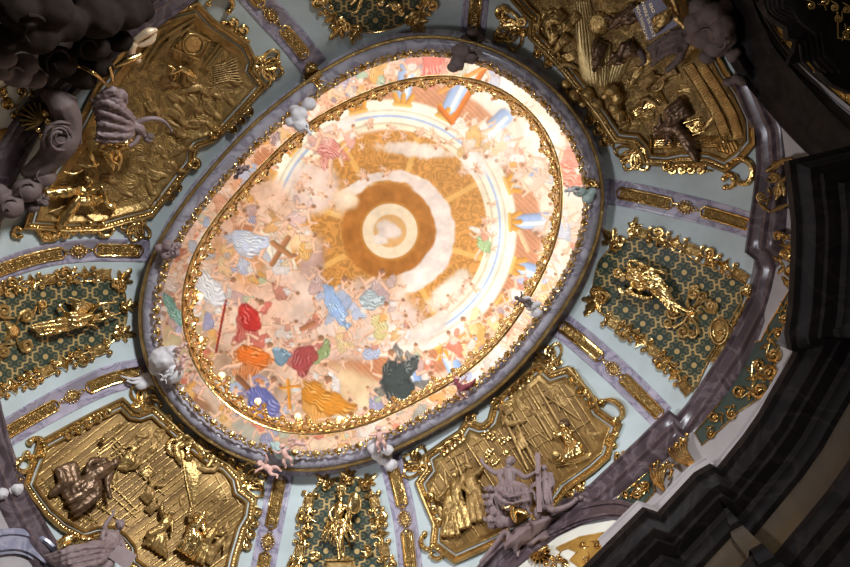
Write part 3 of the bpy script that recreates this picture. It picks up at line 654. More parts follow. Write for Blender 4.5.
def leaf(m, x, y, ang, Ln, w, h=2.5, sf=P):
    L = loc(x, y, ang); pts = []
    for k in range(7):
        t = k/6; env = math.sin(pi*min(1, t*.92+.08))**.7; pts.append((t*Ln, w*env*(1.0 if k % 2 else .68)))
    poly = [L(a, b)[:2] for a, b in pts]+[L(a, -b)[:2] for a, b in reversed(pts[:-1])]
    m.pillow(poly, h, -.3, D=w*.8, step=max(.9, w/3), sf=sf)
    m.pt([L(0, 0, h), L(Ln*.5, 0, h+.8), L(Ln*.95, 0, h)], [w*.16, w*.16, .2], 5, sf)
def scroll(m, x, y, ang, r, side=1, wid=None, h=1.8, turns=1.35, sf=P, tail=1.6):
    """C-scroll: a tail that runs in along ang and curls up on the given side"""
    wid = wid or r*.24; L = loc(x, y, ang)
    pts = [L(-r*tail, -side*r*.1, h*.6), L(-r*tail*.5, -side*r*.05, h)]
    for i in range(int(15*turns)+1):
        t = i/int(15*turns); a = -pi/2+2*pi*turns*t; q = r*(1-.72*t)
        pts.append(L(q*math.cos(a), side*(r+q*math.sin(a)), h+1.0*t))
    m.pt(pts, [wid*.5, wid, wid*1.05, wid*.95, wid*.8], 6, sf)
    a = L(0, side*r, h+1.0); m.ball(a[0], a[1], h+1.0, r*.30, sf=sf, nu=8, nv=6)
def openwork(m, x, y, ang, R, n=5, sf=P):
    for k in range(n):
        q = ang+(k-(n-1)/2)*(2.6/n); L = loc(x, y, q); ln = R*(1 if k % 2 == 0 else .82)
        m.pt([L(ln*(.5-.5*math.cos(t)), ln*.26*math.sin(t)*(1.1-.2*math.cos(t)), 1.6+.6*math.sin(t*2)) for t in np.linspace(0, 2*pi, 19)[:-1]], R*.085, 7, sf, closed=True)
        e = L(ln*1.02, 0); m.ball(e[0], e[1], 2.2, R*.11, sf=sf, nu=8, nv=5)
    L = loc(x, y, ang)
    for sd in (-1, 1):
        q = L(-R*.02, sd*R*.34); scroll(m, q[0], q[1], ang+sd*2.2, R*.2, sd, R*.075, 2.2, sf=sf)
    m.ball(x, y, 2.6, R*.15, sf=sf, nu=10, nv=6)
def beads(m, path, step, r, h, closed=True, sf=P):   # beaded string: one tube whose radius swells at every bead
    f, Ln = along(list(path)+([path[0]] if closed else [])); n = int(Ln/step); q, rr = [], []
    for i in range(n*4):
        x, y, _ = f((i+.5)*Ln/(n*4)); v = sf(x, y, h); q.append(v); rr.append(r*mpp(v)*(.3, .9, 1.0, .9)[i % 4])
    m.tube(q, rr, 6, closed)
def ccw(path):                              # flip flag so that d > 0 in a sweep runs outward
    a = sum(path[i][0]*path[(i+1) % len(path)][1]-path[(i+1) % len(path)][0]*path[i][1] for i in range(len(path)))
    return a > 0
def offs(path, d, closed=True):
    fl = ccw(path); out = []; m = len(path)
    for i in range(m):
        p = Vector(path[i][:2]); a, b = Vector(path[(i-1) % m][:2]), Vector(path[(i+1) % m][:2])
        e1, e2 = (p-a).normalized(), (b-p).normalized(); n1, n2 = Vector((-e1.y, e1.x)), Vector((-e2.y, e2.x))
        n = n1+n2; n = n.normalized() if n.length > 1e-6 else n1; n = n/max(.5, n.dot(n1)); n = -n if fl else n
        out.append((p.x+n.x*d, p.y+n.y*d))
    return out
def one(name, m, material, parent, fn, **k):
    b = MB(); fn(b); return b.build(name, material, parent, **k) if b.v else None

# ------------------------------------------------------------------ the eight gilded ribs
RP = {'ul': ([10, 52], 71, [88, 172]), 'll': ([12, 65], 84, [103, 172]), 'bl': ([14, 60], 77, [91, 140]), 'br': ([14, 50], 65, [79, 140]),
      'rl': ([12, 60], 78, [92, 143]), 'ru': ([17, 68], 84, [103, 148]), 'tr': ([16, 80], None, None), 'tl': ([18, 50], 69, [85, 120])}
RL = {'ul': 'gilded rib between the leaning purple cloud crest and the left green trellis panel', 'll': 'gilded rib just below the left green trellis panel with flying angel',
      'bl': 'gilded rib left of the helmeted gold figure with shield', 'br': 'gilded rib right of the helmeted gold figure with shield',
      'rl': 'gilded rib below the right green trellis panel, above the bearded stucco man', 'ru': 'gilded rib above the right green trellis panel, ending at black entablature',
      'tr': 'gilded rib at the top edge under the brown cloud cluster', 'tl': 'gilded rib left of the topmost green trellis panel'}
for key, rb in RIBS.items():
    c = spl(rb['c'], 5); w = rb['w']; x, y, _ = along(c)[0](5)
    t = thing('gilded_rib', RL[key], 'rib', P(x, y), 'gilded ribs of the vault')
    one('marble_band', None, M['lilac'], t, lambda b: b.sweep(c, [(-w-.4, -.4), (-w, .9), (-w+2.2, 1.1), (-w+2.6, .6), (w-2.6, .6), (w-2.2, 1.1), (w, .9), (w+.4, -.4)]))
    f, Ln = along(c); pw = 5.6
    def strip(s0, s1):
        b = MB(); n = max(8, int((s1-s0)/2.5)); rows = []
        for i in range(n+1):
            s = s0+(s1-s0)*i/n; x, y, a = f(s); L = loc(x, y, a); rows.append([(L(0, v*pw), v) for v in (-1, -.5, 0, .5, 1)])
        vs, uv, fs = [], [], []
        for i, r_ in enumerate(rows):
            for (q, v) in r_: vs.append(P(q[0], q[1], 1.8)); uv.append(((s0+(s1-s0)*i/n)/(pw*1.9), v*.5+.5))
        for i in range(n):
            for j in range(4): fs.append((i*5+j, i*5+j+1, i*5+j+6, i*5+j+5))
        b.add(vs, fs, uv)
        o = b.build('rib_panel', M['strip'], t, uv=True, smooth=False)
        e = MB(); L0, L1 = loc(*f(s0)), loc(*f(s1))
        edge = [(*r_[0][0][:2], 2.0) for r_ in rows]+[L1(3, -pw*.35, 2.0), L1(3, pw*.35, 2.0)]+[(*r_[-1][0][:2], 2.0) for r_ in reversed(rows)]+[L0(-3, pw*.35, 2.0), L0(-3, -pw*.35, 2.0)]
        e.pt(edge, .95, 6, closed=True); inn = [(q[0], q[1], 2.3) for q in edge]
        for k in (0, 1):
            ed = [(*loc(*f(s0+(s1-s0)*i/n))(0, (pw-1.6)*(-1, 1)[k])[:2], 2.2) for i in range(n+1)]; e.pt(ed, .4, 5)
        ro = MB()
        q = s0+4
        while q < s1-3:
            x, y, a = f(q); L = loc(x, y, a)
            ro.pt([L(2.6*math.cos(u), 2.6*math.sin(u), 2.2) for u in np.linspace(0, 2*pi, 13)[:-1]], .5, 5, closed=True); ro.ball(x, y, 2.1, 1.1, nu=8, nv=5)
            for sb in (-1, 1): z = L(4.8, sb*2.8); ro.ball(z[0], z[1], 2.0, .9, 1.3, nu=7, nv=5, rot=a)
            q += 9.6
        e.build('panel_rim', M['gold'], o)
        if ro.v: ro.build('carving', M['goldd'], o)
    strip(*RP[key][0])
    if RP[key][2]: strip(*RP[key][2])
    if RP[key][1] is not None:
        x, y, a = f(RP[key][1]); L = loc(x, y, a); b = MB()
        b.pillow([L(6.5*math.cos(u), 5*math.sin(u))[:2] for u in np.linspace(0, 2*pi, 21)[:-1]], 2.6, 0, D=2)
        o = b.build('rosette', M['goldd'], t); b = MB()
        for k in range(14):
            u = 2*pi*k/14; q = L(7.4*math.cos(u), 6*math.sin(u)); b.ball(q[0], q[1], 1.9, 1.25, nu=8, nv=5)
        for sg in (-1, 1):
            b.pt([L(sg*(10+2.4*math.cos(u)), 1.9*math.sin(u), 1.6) for u in np.linspace(0, 2*pi, 13)[:-1]], .7, 6, closed=True)
            q = L(sg*13.5, 0); b.ball(q[0], q[1], 1.6, 1.2, nu=8, nv=5)
        for k in range(6): q = L(3*math.cos(k*1.05), 2.4*math.sin(k*1.05)); b.ball(q[0], q[1], 2.9, 1.1, nu=7, nv=5)
        b.build('beading', M['gold'], o)

# ------------------------------------------------------------------ gilt shells round the ring
sf_ = PH(13.86)
t = thing('shell_cresting', 'running gilt shells and wave scrolls along inner lip of oval ring', 'cresting', Q(X0, Y0+rRING(pi/2)-14, 13.9))
cv = spl(curve_px(rRING, 120, -15.0), 1, True); fr, LR = along(cv+[cv[0]]); NS = 58
for i in range(NS):
    x, y, a = fr((i+.5)*LR/NS); L = loc(x, y, a); inn = 1 if L(0, 5)[0]*0+math.hypot(L(0, 5)[0]-X0, L(0, 5)[1]-Y0) < math.hypot(x-X0, y-Y0) else -1
    b = MB(); kk = i % 3
    for k in range(5):
        q = (k-2)*.5; p1 = L(5.4*math.sin(q), inn*(5.0*math.cos(q)-1)); b.pt([L(0, -inn*1.5, 1), (*L(3*math.sin(q), inn*(2.6*math.cos(q)-1))[:2], 3), (*p1[:2], 1)], [.8, 1.3, 1.0], 6, sf_)
    b.ball(*L(0, -inn*2)[:2], 1.5, 1.8, sf=sf_, nu=8, nv=6)
    for sd in (-1, 1):
        b.pt([L(sd*u, inn*(1.6*math.sin(u*.62+1)), 1+.6*math.sin(u)) for u in np.linspace(4.5, LR/NS/2, 9)], [1.3, 1.0, .7], 6, sf_)
        q = L(sd*8.3, inn*1.4); scroll(b, q[0], q[1], a+(0 if sd > 0 else pi), 1.9, inn*sd, .7, 1.4, 1.1, sf_, .6)
    b.build('shell', M['gold'] if kk else M['goldd'], t)

# ------------------------------------------------------------------ the gilded hoop with openwork cresting
HCc = 14.35
cpx = curve_px(rCROWN, 220, -1.0); cpl = [Vector(Q(x, y, HCc)) for x, y in cpx]
t = thing('gilded_hoop', 'large oval gilded hoop with openwork cresting and lit bulbs below the fresco', 'hoop', Q(X0, Y0+rCROWN(pi/2), HCc))
b = MB(); b.plan(cpl, [(-.02, 14.37), (.0, 14.35), (.025, 14.36), (.04, 14.39), (.025, 14.42), (.035, 14.45), (.02, 14.48), (.03, 14.51), (.012, 14.53), (-.012, 14.52), (-.02, 14.37)], True)
b.build('band', M['gold'], t)
cp3 = cpl+[cpl[0]]; sc_ = [0.0]
for i in range(220): sc_.append(sc_[-1]+(cp3[i+1]-cp3[i]).length)
def onhoop(s, z):
    s = s % sc_[-1]; x = np.interp(s, sc_, [p.x for p in cp3]); y = np.interp(s, sc_, [p.y for p in cp3]); return Vector((x, y, CAM.z+14.52+z))
NU = 46; st = sc_[-1]/NU
for i in range(NU):
    s0 = (i+.5)*st; b = MB(); big_ = i % 2; H = 1.0 if big_ else .66
    b.tube([onhoop(s0+.03*math.sin(z*7), z) for z in np.linspace(0, H, 9)], [.05, .05, .045, .04, .04, .035, .03, .03, .02], 6)
    for sd in (-1, 1):
        b.tube([onhoop(s0+sd*(.03+.20*math.sin(u)), .06+.30*(1-math.cos(u))*.8) for u in np.linspace(0, 3.9, 14)], [.045]*8+[.04, .035, .03, .03, .025, .02], 6)
        b.tube([onhoop(s0+sd*(st*.5*u), .10+.14*math.sin(u*6)) for u in np.linspace(0.1, 1.0, 10)], .032, 6)
        for (dx_, z_, r_) in ((.17, H*.62, .055), (.10, H*.80, .05), (.26, .40, .06), (.30, .14, .045)):
            c_ = onhoop(s0+sd*dx_, z_); b.tube([c_+Vector((0, 0, -r_)), c_+Vector((0, 0, -.4*r_)), c_+Vector((0, 0, .4*r_)), c_+Vector((0, 0, r_))], [r_*.3, r_, r_*.9, r_*.2], 7)
    c_ = onhoop(s0, H+.05); b.tube([c_+Vector((0, 0, k_)) for k_ in (-.08, -.02, .04, .09)], [.03, .075, .06, .01], 8)
    b.build('crest_scroll', M['gold'], t)
for bx, by in [(200, 296), (200, 339), (222, 375), (258, 401), (298, 416), (340, 419)]:
    p = Q(bx, by, 15.25); foot_ = min(cpl, key=lambda q: (q-Vector((p.x, p.y, q.z))).length); b = MB()
    b.tube([foot_+Vector((0, 0, .2)), p.lerp(foot_, .5)+Vector((0, 0, -.1)), p+Vector((0, 0, -.12))], .018, 6); so = b.build('bulb_stem', M['gold'], t)
    b = MB(); b.tube([p+Vector((0, 0, k_)) for k_ in (-.12, -.08, -.02, .04, .08, .095)], [.03, .055, .08, .065, .035, .005], 10); b.build('bulb', M['bulb'], so)

# ------------------------------------------------------------------ figures
def fig(x, y, s, up, pose='stand', flip=1, h=2.0, bulk=1.0, dz=1.0, sf=P, seed=0, arms=None, folds=True):
    """mesh builder with a clothed figure; s = height in pixels, up = direction of the head in the picture"""
    m = MB(); r_ = random.Random(seed); ux, uy = math.cos(up), math.sin(up); vx, vy = -uy*flip, ux*flip
    def J(a, l, d, r): return (x+(vx*l+ux*a)*s, y+(vy*l+uy*a)*s, h+d*s*dz, r*s*bulk)
    ch = lambda *p: m.chain([J(*q) for q in p], 9, sf)
    ch((.50, 0, .07, .10), (.66, 0, .09, .105), (.79, 0, .08, .085)); ch((.80, -.09, .07, .05), (.80, .09, .07, .05)); ch((.80, 0, .08, .04), (.88, .01, .09, .038))
    q = J(.925, .015, .10, 0); m.ball(q[0], q[1], q[2], .062*s, .062*s, .07*s, sf=sf, nu=12, nv=8)
    q = J(.945, -.01, .11, 0); m.ball(q[0], q[1], q[2]-.2, .068*s, .06*s, .06*s, sf=sf, nu=10, nv=7, lump=.3)
    A = arms or [r_.choice([((.70, .17), (.62, .30)), ((.84, .20), (.98, .28)), ((.66, .16), (.74, .05))]), r_.choice([((.68, -.17), (.58, -.24)), ((.74, -.2), (.86, -.3)), ((.66, -.14), (.70, .02))])]
    for sd, ((ea, el), (ha, hl)) in zip((1, -1), A):
        ch((.79, .10*sd, .08, .050), (ea, el, .13, .040), (ha, hl, .14, .028)); z = J(ha, hl, .15, 0); m.ball(z[0], z[1], z[2], .032*s, sf=sf, nu=8, nv=6)
    n = 6
    if pose == 'stand':
        for k in range(n):
            l = (k-(n-1)/2)/(n/2); ch((.56, l*.07, .07+.02*(k % 2), .055), (.28, l*.13+.02*r_.random(), .07+.035*(k % 2), .05), (.02, l*.19+.04*(r_.random()-.5), .04+.03*(k % 2), .045))
        ch((.76, -.09, .12, .03), (.58, .03, .14, .035), (.40, .13, .10, .03))
    elif pose == 'sit':
        for sd in (-.6, .8): ch((.50, .05*sd, .08, .085), (.42, .20+.1*sd, .16, .075), (.05, .22+.12*sd, .10, .05))
        for k in range(n): l = (k-2.5)/3; ch((.48, .05+l*.10, .10+.02*(k % 2), .05), (.30, .16+l*.18, .13+.03*(k % 2), .05), (.04, .18+l*.24, .06, .045))
    elif pose == 'kneel':
        ch((.52, 0, .08, .095), (.26, .16, .12, .085)); ch((.26, .16, .1, .07), (.10, -.06, .06, .055), (.06, -.26, .05, .04))
        for k in range(n): l = (k-2.5)/3; ch((.50, l*.08, .09, .05), (.22, -.06+l*.2, .09+.03*(k % 2), .05), (.03, -.12+l*.34, .04, .045))
    else:                                   # reclining
        for sd in (-.6, .7): ch((.48, .04*sd, .08, .085), (.30, .30+.08*sd, .12, .07), (.10, .62+.1*sd, .06, .045))
        for k in range(n): l = (k-2.5)/3; ch((.46, .04+l*.1, .1, .05), (.28, .28+l*.14, .10+.03*(k % 2), .05), (.12, .52+l*.2, .05, .04))
    return m
def put_fig(name, material, parent, *a, vox=.014, **k):
    return fig(*a, **k).build(name, material, parent, remesh=min(vox, .012), relax=1, wr=.00042*a[2])
def putto3(m, x, y, s, up, h=6, sf=P, flip=1, seed=0):
    r_ = random.Random(seed); ux, uy = math.cos(up), math.sin(up); vx, vy = -uy*flip, ux*flip
    J = lambda a, l, d, r: (x+(vx*l+ux*a)*s, y+(vy*l+uy*a)*s, h+d*s, r*s)
    ch = lambda *p: m.chain([J(*q) for q in p], 9, sf)
    ch((-.12, 0, .02, .16), (.08, 0, .06, .165), (.26, 0, .02, .13)); ch((.26, 0, 0, .07), (.34, 0, 0, .07))
    q = J(.48, 0, .02, 0); m.ball(q[0], q[1], q[2], .16*s, .15*s, .16*s, sf=sf, nu=12, nv=9); q = J(.45, .03, .18, 0); m.ball(q[0], q[1], q[2], .03*s, sf=sf, nu=6, nv=5)
    for sd in (-1, 1):
        q = J(.44, sd*.09, .12, 0); m.ball(q[0], q[1], q[2], .06*s, sf=sf, nu=7, nv=5)
        ch((.24, .14*sd, .02, .075), (.20+.2*r_.random(), .34*sd, .10, .065), (.30+.35*(r_.random()-.3), .50*sd, .14, .05)); 
        ch((-.14, .09*sd, .02, .115), (-.32, .20*sd+.1*(r_.random()-.5), .14, .095), (-.58, .14*sd+.2*(r_.random()-.5), .04, .06), (-.64, .20*sd, .10, .05))
def heap(m, lst, sf=P, lump=.18):           # billowing cloud from lobes (x, y, h, r[, ry, rot])
    for q in lst:
        x, y, h, r = q[:4]; m.ball(x, y, h, r, q[4] if len(q) > 4 else r*.9, r*.85, q[5] if len(q) > 5 else 0, sf, 18, 12, lump)
def swirl(m, x, y, h, r, a0, sf=P, turns=1.1):
    m.pt([(x+r*(1-.6*k/16)*math.cos(a0+k/16*2*pi*turns), y+r*(1-.6*k/16)*math.sin(a0+k/16*2*pi*turns), h+r*.75*math.sqrt(max(0, 1-(1-.6*k/16)**2))) for k in range(17)], r*.10, 6, sf)

# stucco groups at the heads of the ribs
def group(name, label, cat, lobes, material, at, vox=.022):
    t = thing(name, label, cat, P(at[0], at[1], 6), 'stucco groups on the ring'); b = MB(); heap(b, lobes)
    if lobes: b.build('cloud', material, t, remesh=vox, relax=3)
    return t
t = group('cloud_group', 'dusky purple cloud knot at the left rim above left green panel', 'cloud', [(168, 246, 12, 7), (174, 253, 10, 6), (166, 256, 12, 5), (159, 248, 14, 5), (178, 245, 8, 4)], M['stucco'], (168, 250))
b = MB(); putto3(b, 171, 250, 12, -.4, 14, seed=3); b.build('putto', M['stucco'], t, remesh=.012, relax=1)
t = group('cloud_group', 'pale cloud with putti at the lower left rim', 'cloud', [(163, 359, 10, 13, 12), (158, 368, 8, 9), (172, 352, 9, 8), (146, 380, 8, 8), (141, 385, 8, 6), (155, 380, 6, 7), (174, 372, 8, 9, 12)], M['cloud'], (160, 366))
b = MB(); b.chain([(146, 378, 9, 2.2), (132, 379, 8, 1.6), (121, 376, 7, .8)]); b.chain([(146, 381, 9, 2), (134, 383, 8, 1.4), (127, 381, 7, .8)]); b.build('wing', M['cloud'], t, remesh=.012)
for i, (x, y, s, u) in enumerate([(182, 362, 15, -1.2), (181, 347, 12, -.6), (166, 376, 12, 2.4)]):
    b = MB(); putto3(b, x, y, s, u, 15, seed=10+i); b.build('putto', M['skin'] if i < 2 else M['cloud'], t, remesh=.012, relax=1)
t = group('putto_group', 'flesh coloured putti tumbling with grey green cloth at the bottom rim', 'putti', [(283, 452, 4, 6), (276, 446, 4, 5)], M['sea'], (278, 455))
b = MB()
for k in range(6): b.chain([(272+3*k, 444+k, 8, 2), (275+3.5*k, 451+1.5*k, 10+k % 2, 2.2), (279+2.5*k, 458+k, 7, 1.6)])
b.build('drapery', M['sea'], t, remesh=.012, relax=1, wr=.03)
for i, (x, y, s, u) in enumerate([(268, 468, 20, -2.6), (285, 455, 19, -1.9), (297, 443, 14, .2)]):
    b = MB(); putto3(b, x, y, s, u, 34 if i == 0 else 18, seed=20+i); b.build('putto', M['skin'], t, remesh=.012, relax=1)
t = group('cloud_group', 'pale cloud carrying a putto right of the helmeted figure', 'cloud', [(374, 446, 8, 7, 9), (384, 457, 9, 9), (391, 465, 7, 7), (377, 455, 6, 6), (388, 450, 7, 6)], M['cloud'], (382, 455))
b = MB(); putto3(b, 380, 438, 20, -1.75, 16, seed=31); b.build('putto', M['skin'], t, remesh=.012, relax=1)
t = group('putto_group', 'small figure in dark red cloth seated on the lower right rim', 'putti', [], None, (461, 386))
b = MB(); putto3(b, 460, 387, 19, -1.9, 8, seed=41); b.build('putto', M['skin'], t, remesh=.012, relax=1)
b = MB()
for k in range(5): b.chain([(455+k, 380+2*k, 11, 1.8), (461+2*k, 389-k, 13, 2.1), (471+k, 387-2*k, 9, 1.4)])
b.build('drapery', M['redc'], t, remesh=.012, relax=1, wr=.03)
t = group('putto_group', 'grey cloud and brown haired putto on the rim by right rib', 'putti', [(531, 306, 8, 6), (537, 313, 7, 6), (527, 300, 8, 5), (538, 304, 6, 4)], M['cloud'], (530, 305))
b = MB(); putto3(b, 523, 301, 15, -2.7, 13, seed=51); b.build('putto', M['brownst'], t, remesh=.012, relax=1)
t = group('putto_group', 'grey green draped putto with gilt leaves at right end of ring', 'putti', [(580, 192, 8, 7, 5), (588, 199, 8, 6), (592, 192, 7, 5), (574, 189, 9, 4)], M['sea'], (584, 194))
b = MB(); putto3(b, 572, 190, 13, 3.0, 13, seed=61); b.build('putto', M['cloud'], t, remesh=.012, relax=1)
b = MB()
for k in range(7): leaf(b, 592, 187, -2.6+k*.42, 11, 2.6, 7)
b.build('gilt_leaves', M['gold'], t)
t = group('cloud_group', 'brown grey cloud cluster hanging over the top of ring', 'cloud', [(466, 42, 10, 8), (461, 52, 10, 10, 9), (457, 64, 10, 8, 6, .5), (473, 33, 8, 7, 5), (471, 58, 9, 8, 6), (479, 38, 8, 5), (452, 68, 10, 6, 4, .6)], M['brownst'], (465, 50))
for i, (x, y, s, u) in enumerate([(476, 50, 12, .6), (481, 41, 11, -.6)]):
    b = MB(); putto3(b, x, y, s, u, 16, seed=70+i); b.build('putto', M['brownst'], t, remesh=.012, relax=1)
t = group('cloud_group', 'blue grey cloud cluster hanging over upper left of ring', 'cloud', [(299, 115, 12, 9, 8), (291, 122, 11, 6), (301, 126, 13, 7.5), (309, 104, 11, 7.5), (295, 110, 9, 6)], M['cloud'], (300, 115))
b = MB(); putto3(b, 308, 130, 10, 1.0, 16, seed=81); b.build('putto', M['cloud'], t, remesh=.012, relax=1)
t = thing('gilt_leaf_spray', 'gilt leaf spray at the foot of upper left rib', 'leaf ornament', P(316, 79, 4), 'gilt leaf sprays')
b = MB()
for k in range(9): leaf(b, 313, 82, -2.9+k*.46, 15-abs(k-4), 3.2, 6)
b.ball(311, 68, 5, 7, 6, 5, lump=.4); b.build('leaf', M['gold'], t)
t = group('putto_group', 'tiny dark putto perched on upper left rim', 'putti', [(240, 171, 7, 4), (246, 168, 7, 3.5), (236, 177, 6, 3)], M['stucco'], (242, 170))
b = MB(); putto3(b, 243, 168, 12, -.3, 11, seed=91); b.build('putto', M['stucco'], t, remesh=.012, relax=1)
# ------------------------------------------------------------------ four green trellis panels with scrolled gilt borders
def strap(m, L, ln, w):
    m.pillow([L(a, b)[:2] for a, b in [(-ln, -w), (-ln*.5, -w*.8), (0, -w*.92), (ln*.5, -w*.8), (ln, -w), (ln*.86, 0), (ln, w), (ln*.5, w*.85), (0, w*.95), (-ln*.5, w*.85), (-ln, w), (-ln*.86, 0)]], 2.0, -.2, D=1.6, step=1.3)
    m.pt(ring2(L, [(-ln, -w), (-ln*.5, -w*.85), (0, -w), (ln*.5, -w*.85), (ln, -w), (ln*.9, 0), (ln, w), (ln*.5, w*.85), (0, w), (-ln*.5, w*.85), (-ln, w), (-ln*.9, 0)], 2.2), .62, 6, closed=True)
    for a, b, c, d in ((-.7, -.6, .7, .6), (-.7, .6, .7, -.6), (0, -.8, 0, .8)): m.pt([L(a*ln, b*w, 2.3), L(c*ln, d*w, 2.3)], .34, 5)
def star(m, L, r):
    pts = []
    for k in range(8): q = r*(1.0 if k % 2 == 0 else .42); pts.append((q*1.25*math.cos(k*pi/4), q*math.sin(k*pi/4)))
    m.pillow([L(a, b)[:2] for a, b in pts], 1.6, -.2, D=r*.3, step=1.2); m.pt(ring2(L, pts, 2.2), .7, 6, closed=True)
    m.pt(ring2(L, [(a*.5, b*.5) for a, b in pts], 2.3), .4, 5, closed=True)
def leafscroll(m, L, x, y, ang, r, side):
    scroll(m, *L(-r*.2, -side*r*.2)[:2], ang, r*.8, side, r*.26, 2.2)
    scroll(m, *L(r*.3, side*r*.1)[:2], ang+pi*.85, r*.55, side, r*.2, 2.0)
    leaf(m, *L(-r*.2, -side*r*.3)[:2], ang+side*-1.2, r*1.3, r*.4, 2.6); m.ball(*L(0, 0)[:2], 2.4, r*.35, nu=9, nv=6)
def trellis(name, label, field, ang, cell, edges, corners, at):
    t = thing(name, label, 'panel', P(*at, 1), 'green trellis panels')
    ca, sa = math.cos(ang), math.sin(ang)
    b = MB(); b.pillow(field, .5, .5, D=1, step=4, sm=3, uvf=lambda x, y: (((x-at[0])*ca+(y-at[1])*sa)/cell, ((y-at[1])*ca-(x-at[0])*sa)/cell), flatrim=True)
    b.build('trellis_ground', M['lattice'], t, uv=True)
    one('border_rim', None, M['gold'], t, lambda b: b.pt([(x, y, .9) for x, y in spl(field, 4, True)], .75, 6, closed=True))
    for path, side in edges:
        f, Ln = along(spl(path, 6)); n = max(1, round(Ln/17.5)); st = Ln/n
        for i in range(n):
            x, y, a = f((i+.5)*st); L = loc(x, y, a); b = MB(); k = i % 3
            if k == 0: strap(b, L, st*.47, 5.2)
            elif k == 1: leafscroll(b, L, x, y, a, 7.2, side)
            else: star(b, L, 8.4)
            b.build(('border_strap', 'border_scroll', 'border_star')[k], M['gold'] if k != 0 else M['goldd'], t)
            e = MB(); x2, y2, a2 = f(i*st); L2 = loc(x2, y2, a2)
            e.ball(*L2(0, 0)[:2], 2.4, 2.0, nu=9, nv=6); scroll(e, *L2(0, -side*3.5)[:2], a2, 2.8, -side, 1.0, 2.4, 1.1); scroll(e, *L2(0, side*3.5)[:2], a2+pi, 2.6, -side, .95, 2.4, 1.1)
            e.build('border_knot', M['gold'], t)
    for (x, y, a, r) in corners:
        b = MB(); leaf(b, x, y, a, r*1.5, r*.45, 3.4); leaf(b, x, y, a+1.0, r*1.1, r*.36, 3); leaf(b, x, y, a-1.0, r*1.1, r*.36, 3)
        scroll(b, x, y, a+2.2, r*.5, 1, r*.17, 2.5); scroll(b, x, y, a-2.2, r*.5, -1, r*.17, 2.5); b.ball(x, y, 3, r*.26, nu=9, nv=6); b.build('corner_leaf', M['gold'], t)
    return t
tl_ = trellis('trellis_panel', 'green trellis panel at left edge behind the flying gilded angel', [(-20, 300), (0, 295), (42, 285), (90, 281), (115, 280), (124, 290), (127, 315), (122, 334), (112, 342), (100, 350), (74, 356), (55, 364), (27, 375), (0, 388), (-20, 398)], .75, 22,
    [([(-12, 293), (33, 282), (78, 275), (112, 274)], -1), ([(108, 347), (74, 359), (32, 378), (-12, 398)], -1)], [(122, 281, -.9, 11), (123, 333, .2, 10), (128, 306, -.2, 8)], (60, 325))
tb_ = trellis('trellis_panel', 'green trellis panel at bottom edge behind the helmeted gilded figure', [(326, 482), (338, 477), (354, 477), (366, 481), (371, 490), (375, 507), (380, 530), (383, 555), (386, 585), (298, 585), (302, 555), (306, 530), (309, 507), (314, 490)], .8, 22,
    [([(310, 494), (304, 528), (295, 575)], 1), ([(373, 494), (380, 528), (389, 575)], -1)], [(325, 482, -2.4, 9), (367, 482, -.7, 9), (347, 476, -1.57, 10)], (342, 520))
tr_ = trellis('trellis_panel', 'green trellis panel on the right behind the bending gilded figure', [(596, 270), (603, 256), (617, 243), (635, 237), (660, 241), (680, 249), (697, 262), (715, 269), (735, 278), (750, 288), (744, 305), (728, 331), (708, 363), (693, 390), (676, 373), (653, 350), (634, 332), (612, 320), (600, 312), (592, 298)], .68, 22,
    [([(632, 231), (668, 240), (708, 257), (748, 280)], -1), ([(606, 319), (640, 340), (668, 366), (690, 394)], 1)], [(613, 240, -2.4, 12), (596, 300, 2.2, 14), (634, 228, -1.4, 8), (750, 292, .6, 8)], (672, 305))
tt_ = trellis('trellis_panel', 'green trellis panel cut off by the top edge', [(318, -30), (326, -5), (333, 10), (342, 21), (356, 30), (371, 33), (392, 29), (410, 20), (421, 8), (430, -10), (436, -30)], .75, 22,
    [([(316, -24), (322, 4), (336, 25)], 1), ([(412, 25), (428, 4), (438, -24)], 1)], [(340, 28, 2.3, 11), (416, 22, .9, 12), (355, 33, 1.8, 9)], (375, 5))
# lower cartouche strap of the right panel
t = tr_; b = MB()
b.pt([(705, 362, 2), (716, 345, 2), (730, 322, 2), (742, 300, 2), (740, 292, 2)], 1.0, 6); b.pillow([(708, 366), (716, 348), (728, 328), (742, 304), (747, 306), (732, 336), (712, 368)], 2, -.2, D=2)
for k in range(7): x, y = 711+k*5, 361-k*8.6; b.pt([(x-2, y-3, 2.4), (x+4, y+3, 2.4)], .4, 5); b.pt([(x+4, y-3, 2.4), (x-1, y+4, 2.4)], .4, 5)
b.build('border_strap', M['goldd'], t)
b = MB(); b.pillow([(719+10*math.cos(u)*.8-3*math.sin(u)*.3, 331+13*math.sin(u)) for u in np.linspace(0, 2*pi, 25)[:-1]], 4, 0, D=4); b.pt([(719+9*math.cos(u), 331+13*math.sin(u), 4) for u in np.linspace(0, 2*pi, 25)[:-1]], 1.2, 7, closed=True)
o = b.build('medallion', M['goldd'], t); b = MB(); scroll(b, 719, 335, .3, 3.2, -1, 1.1, 4.6); b.pt([(719+6*math.cos(u), 331+9.4*math.sin(u), 4.2) for u in np.linspace(0, 2*pi, 21)[:-1]], .5, 6, closed=True); b.build('boss', M['gold'], o)

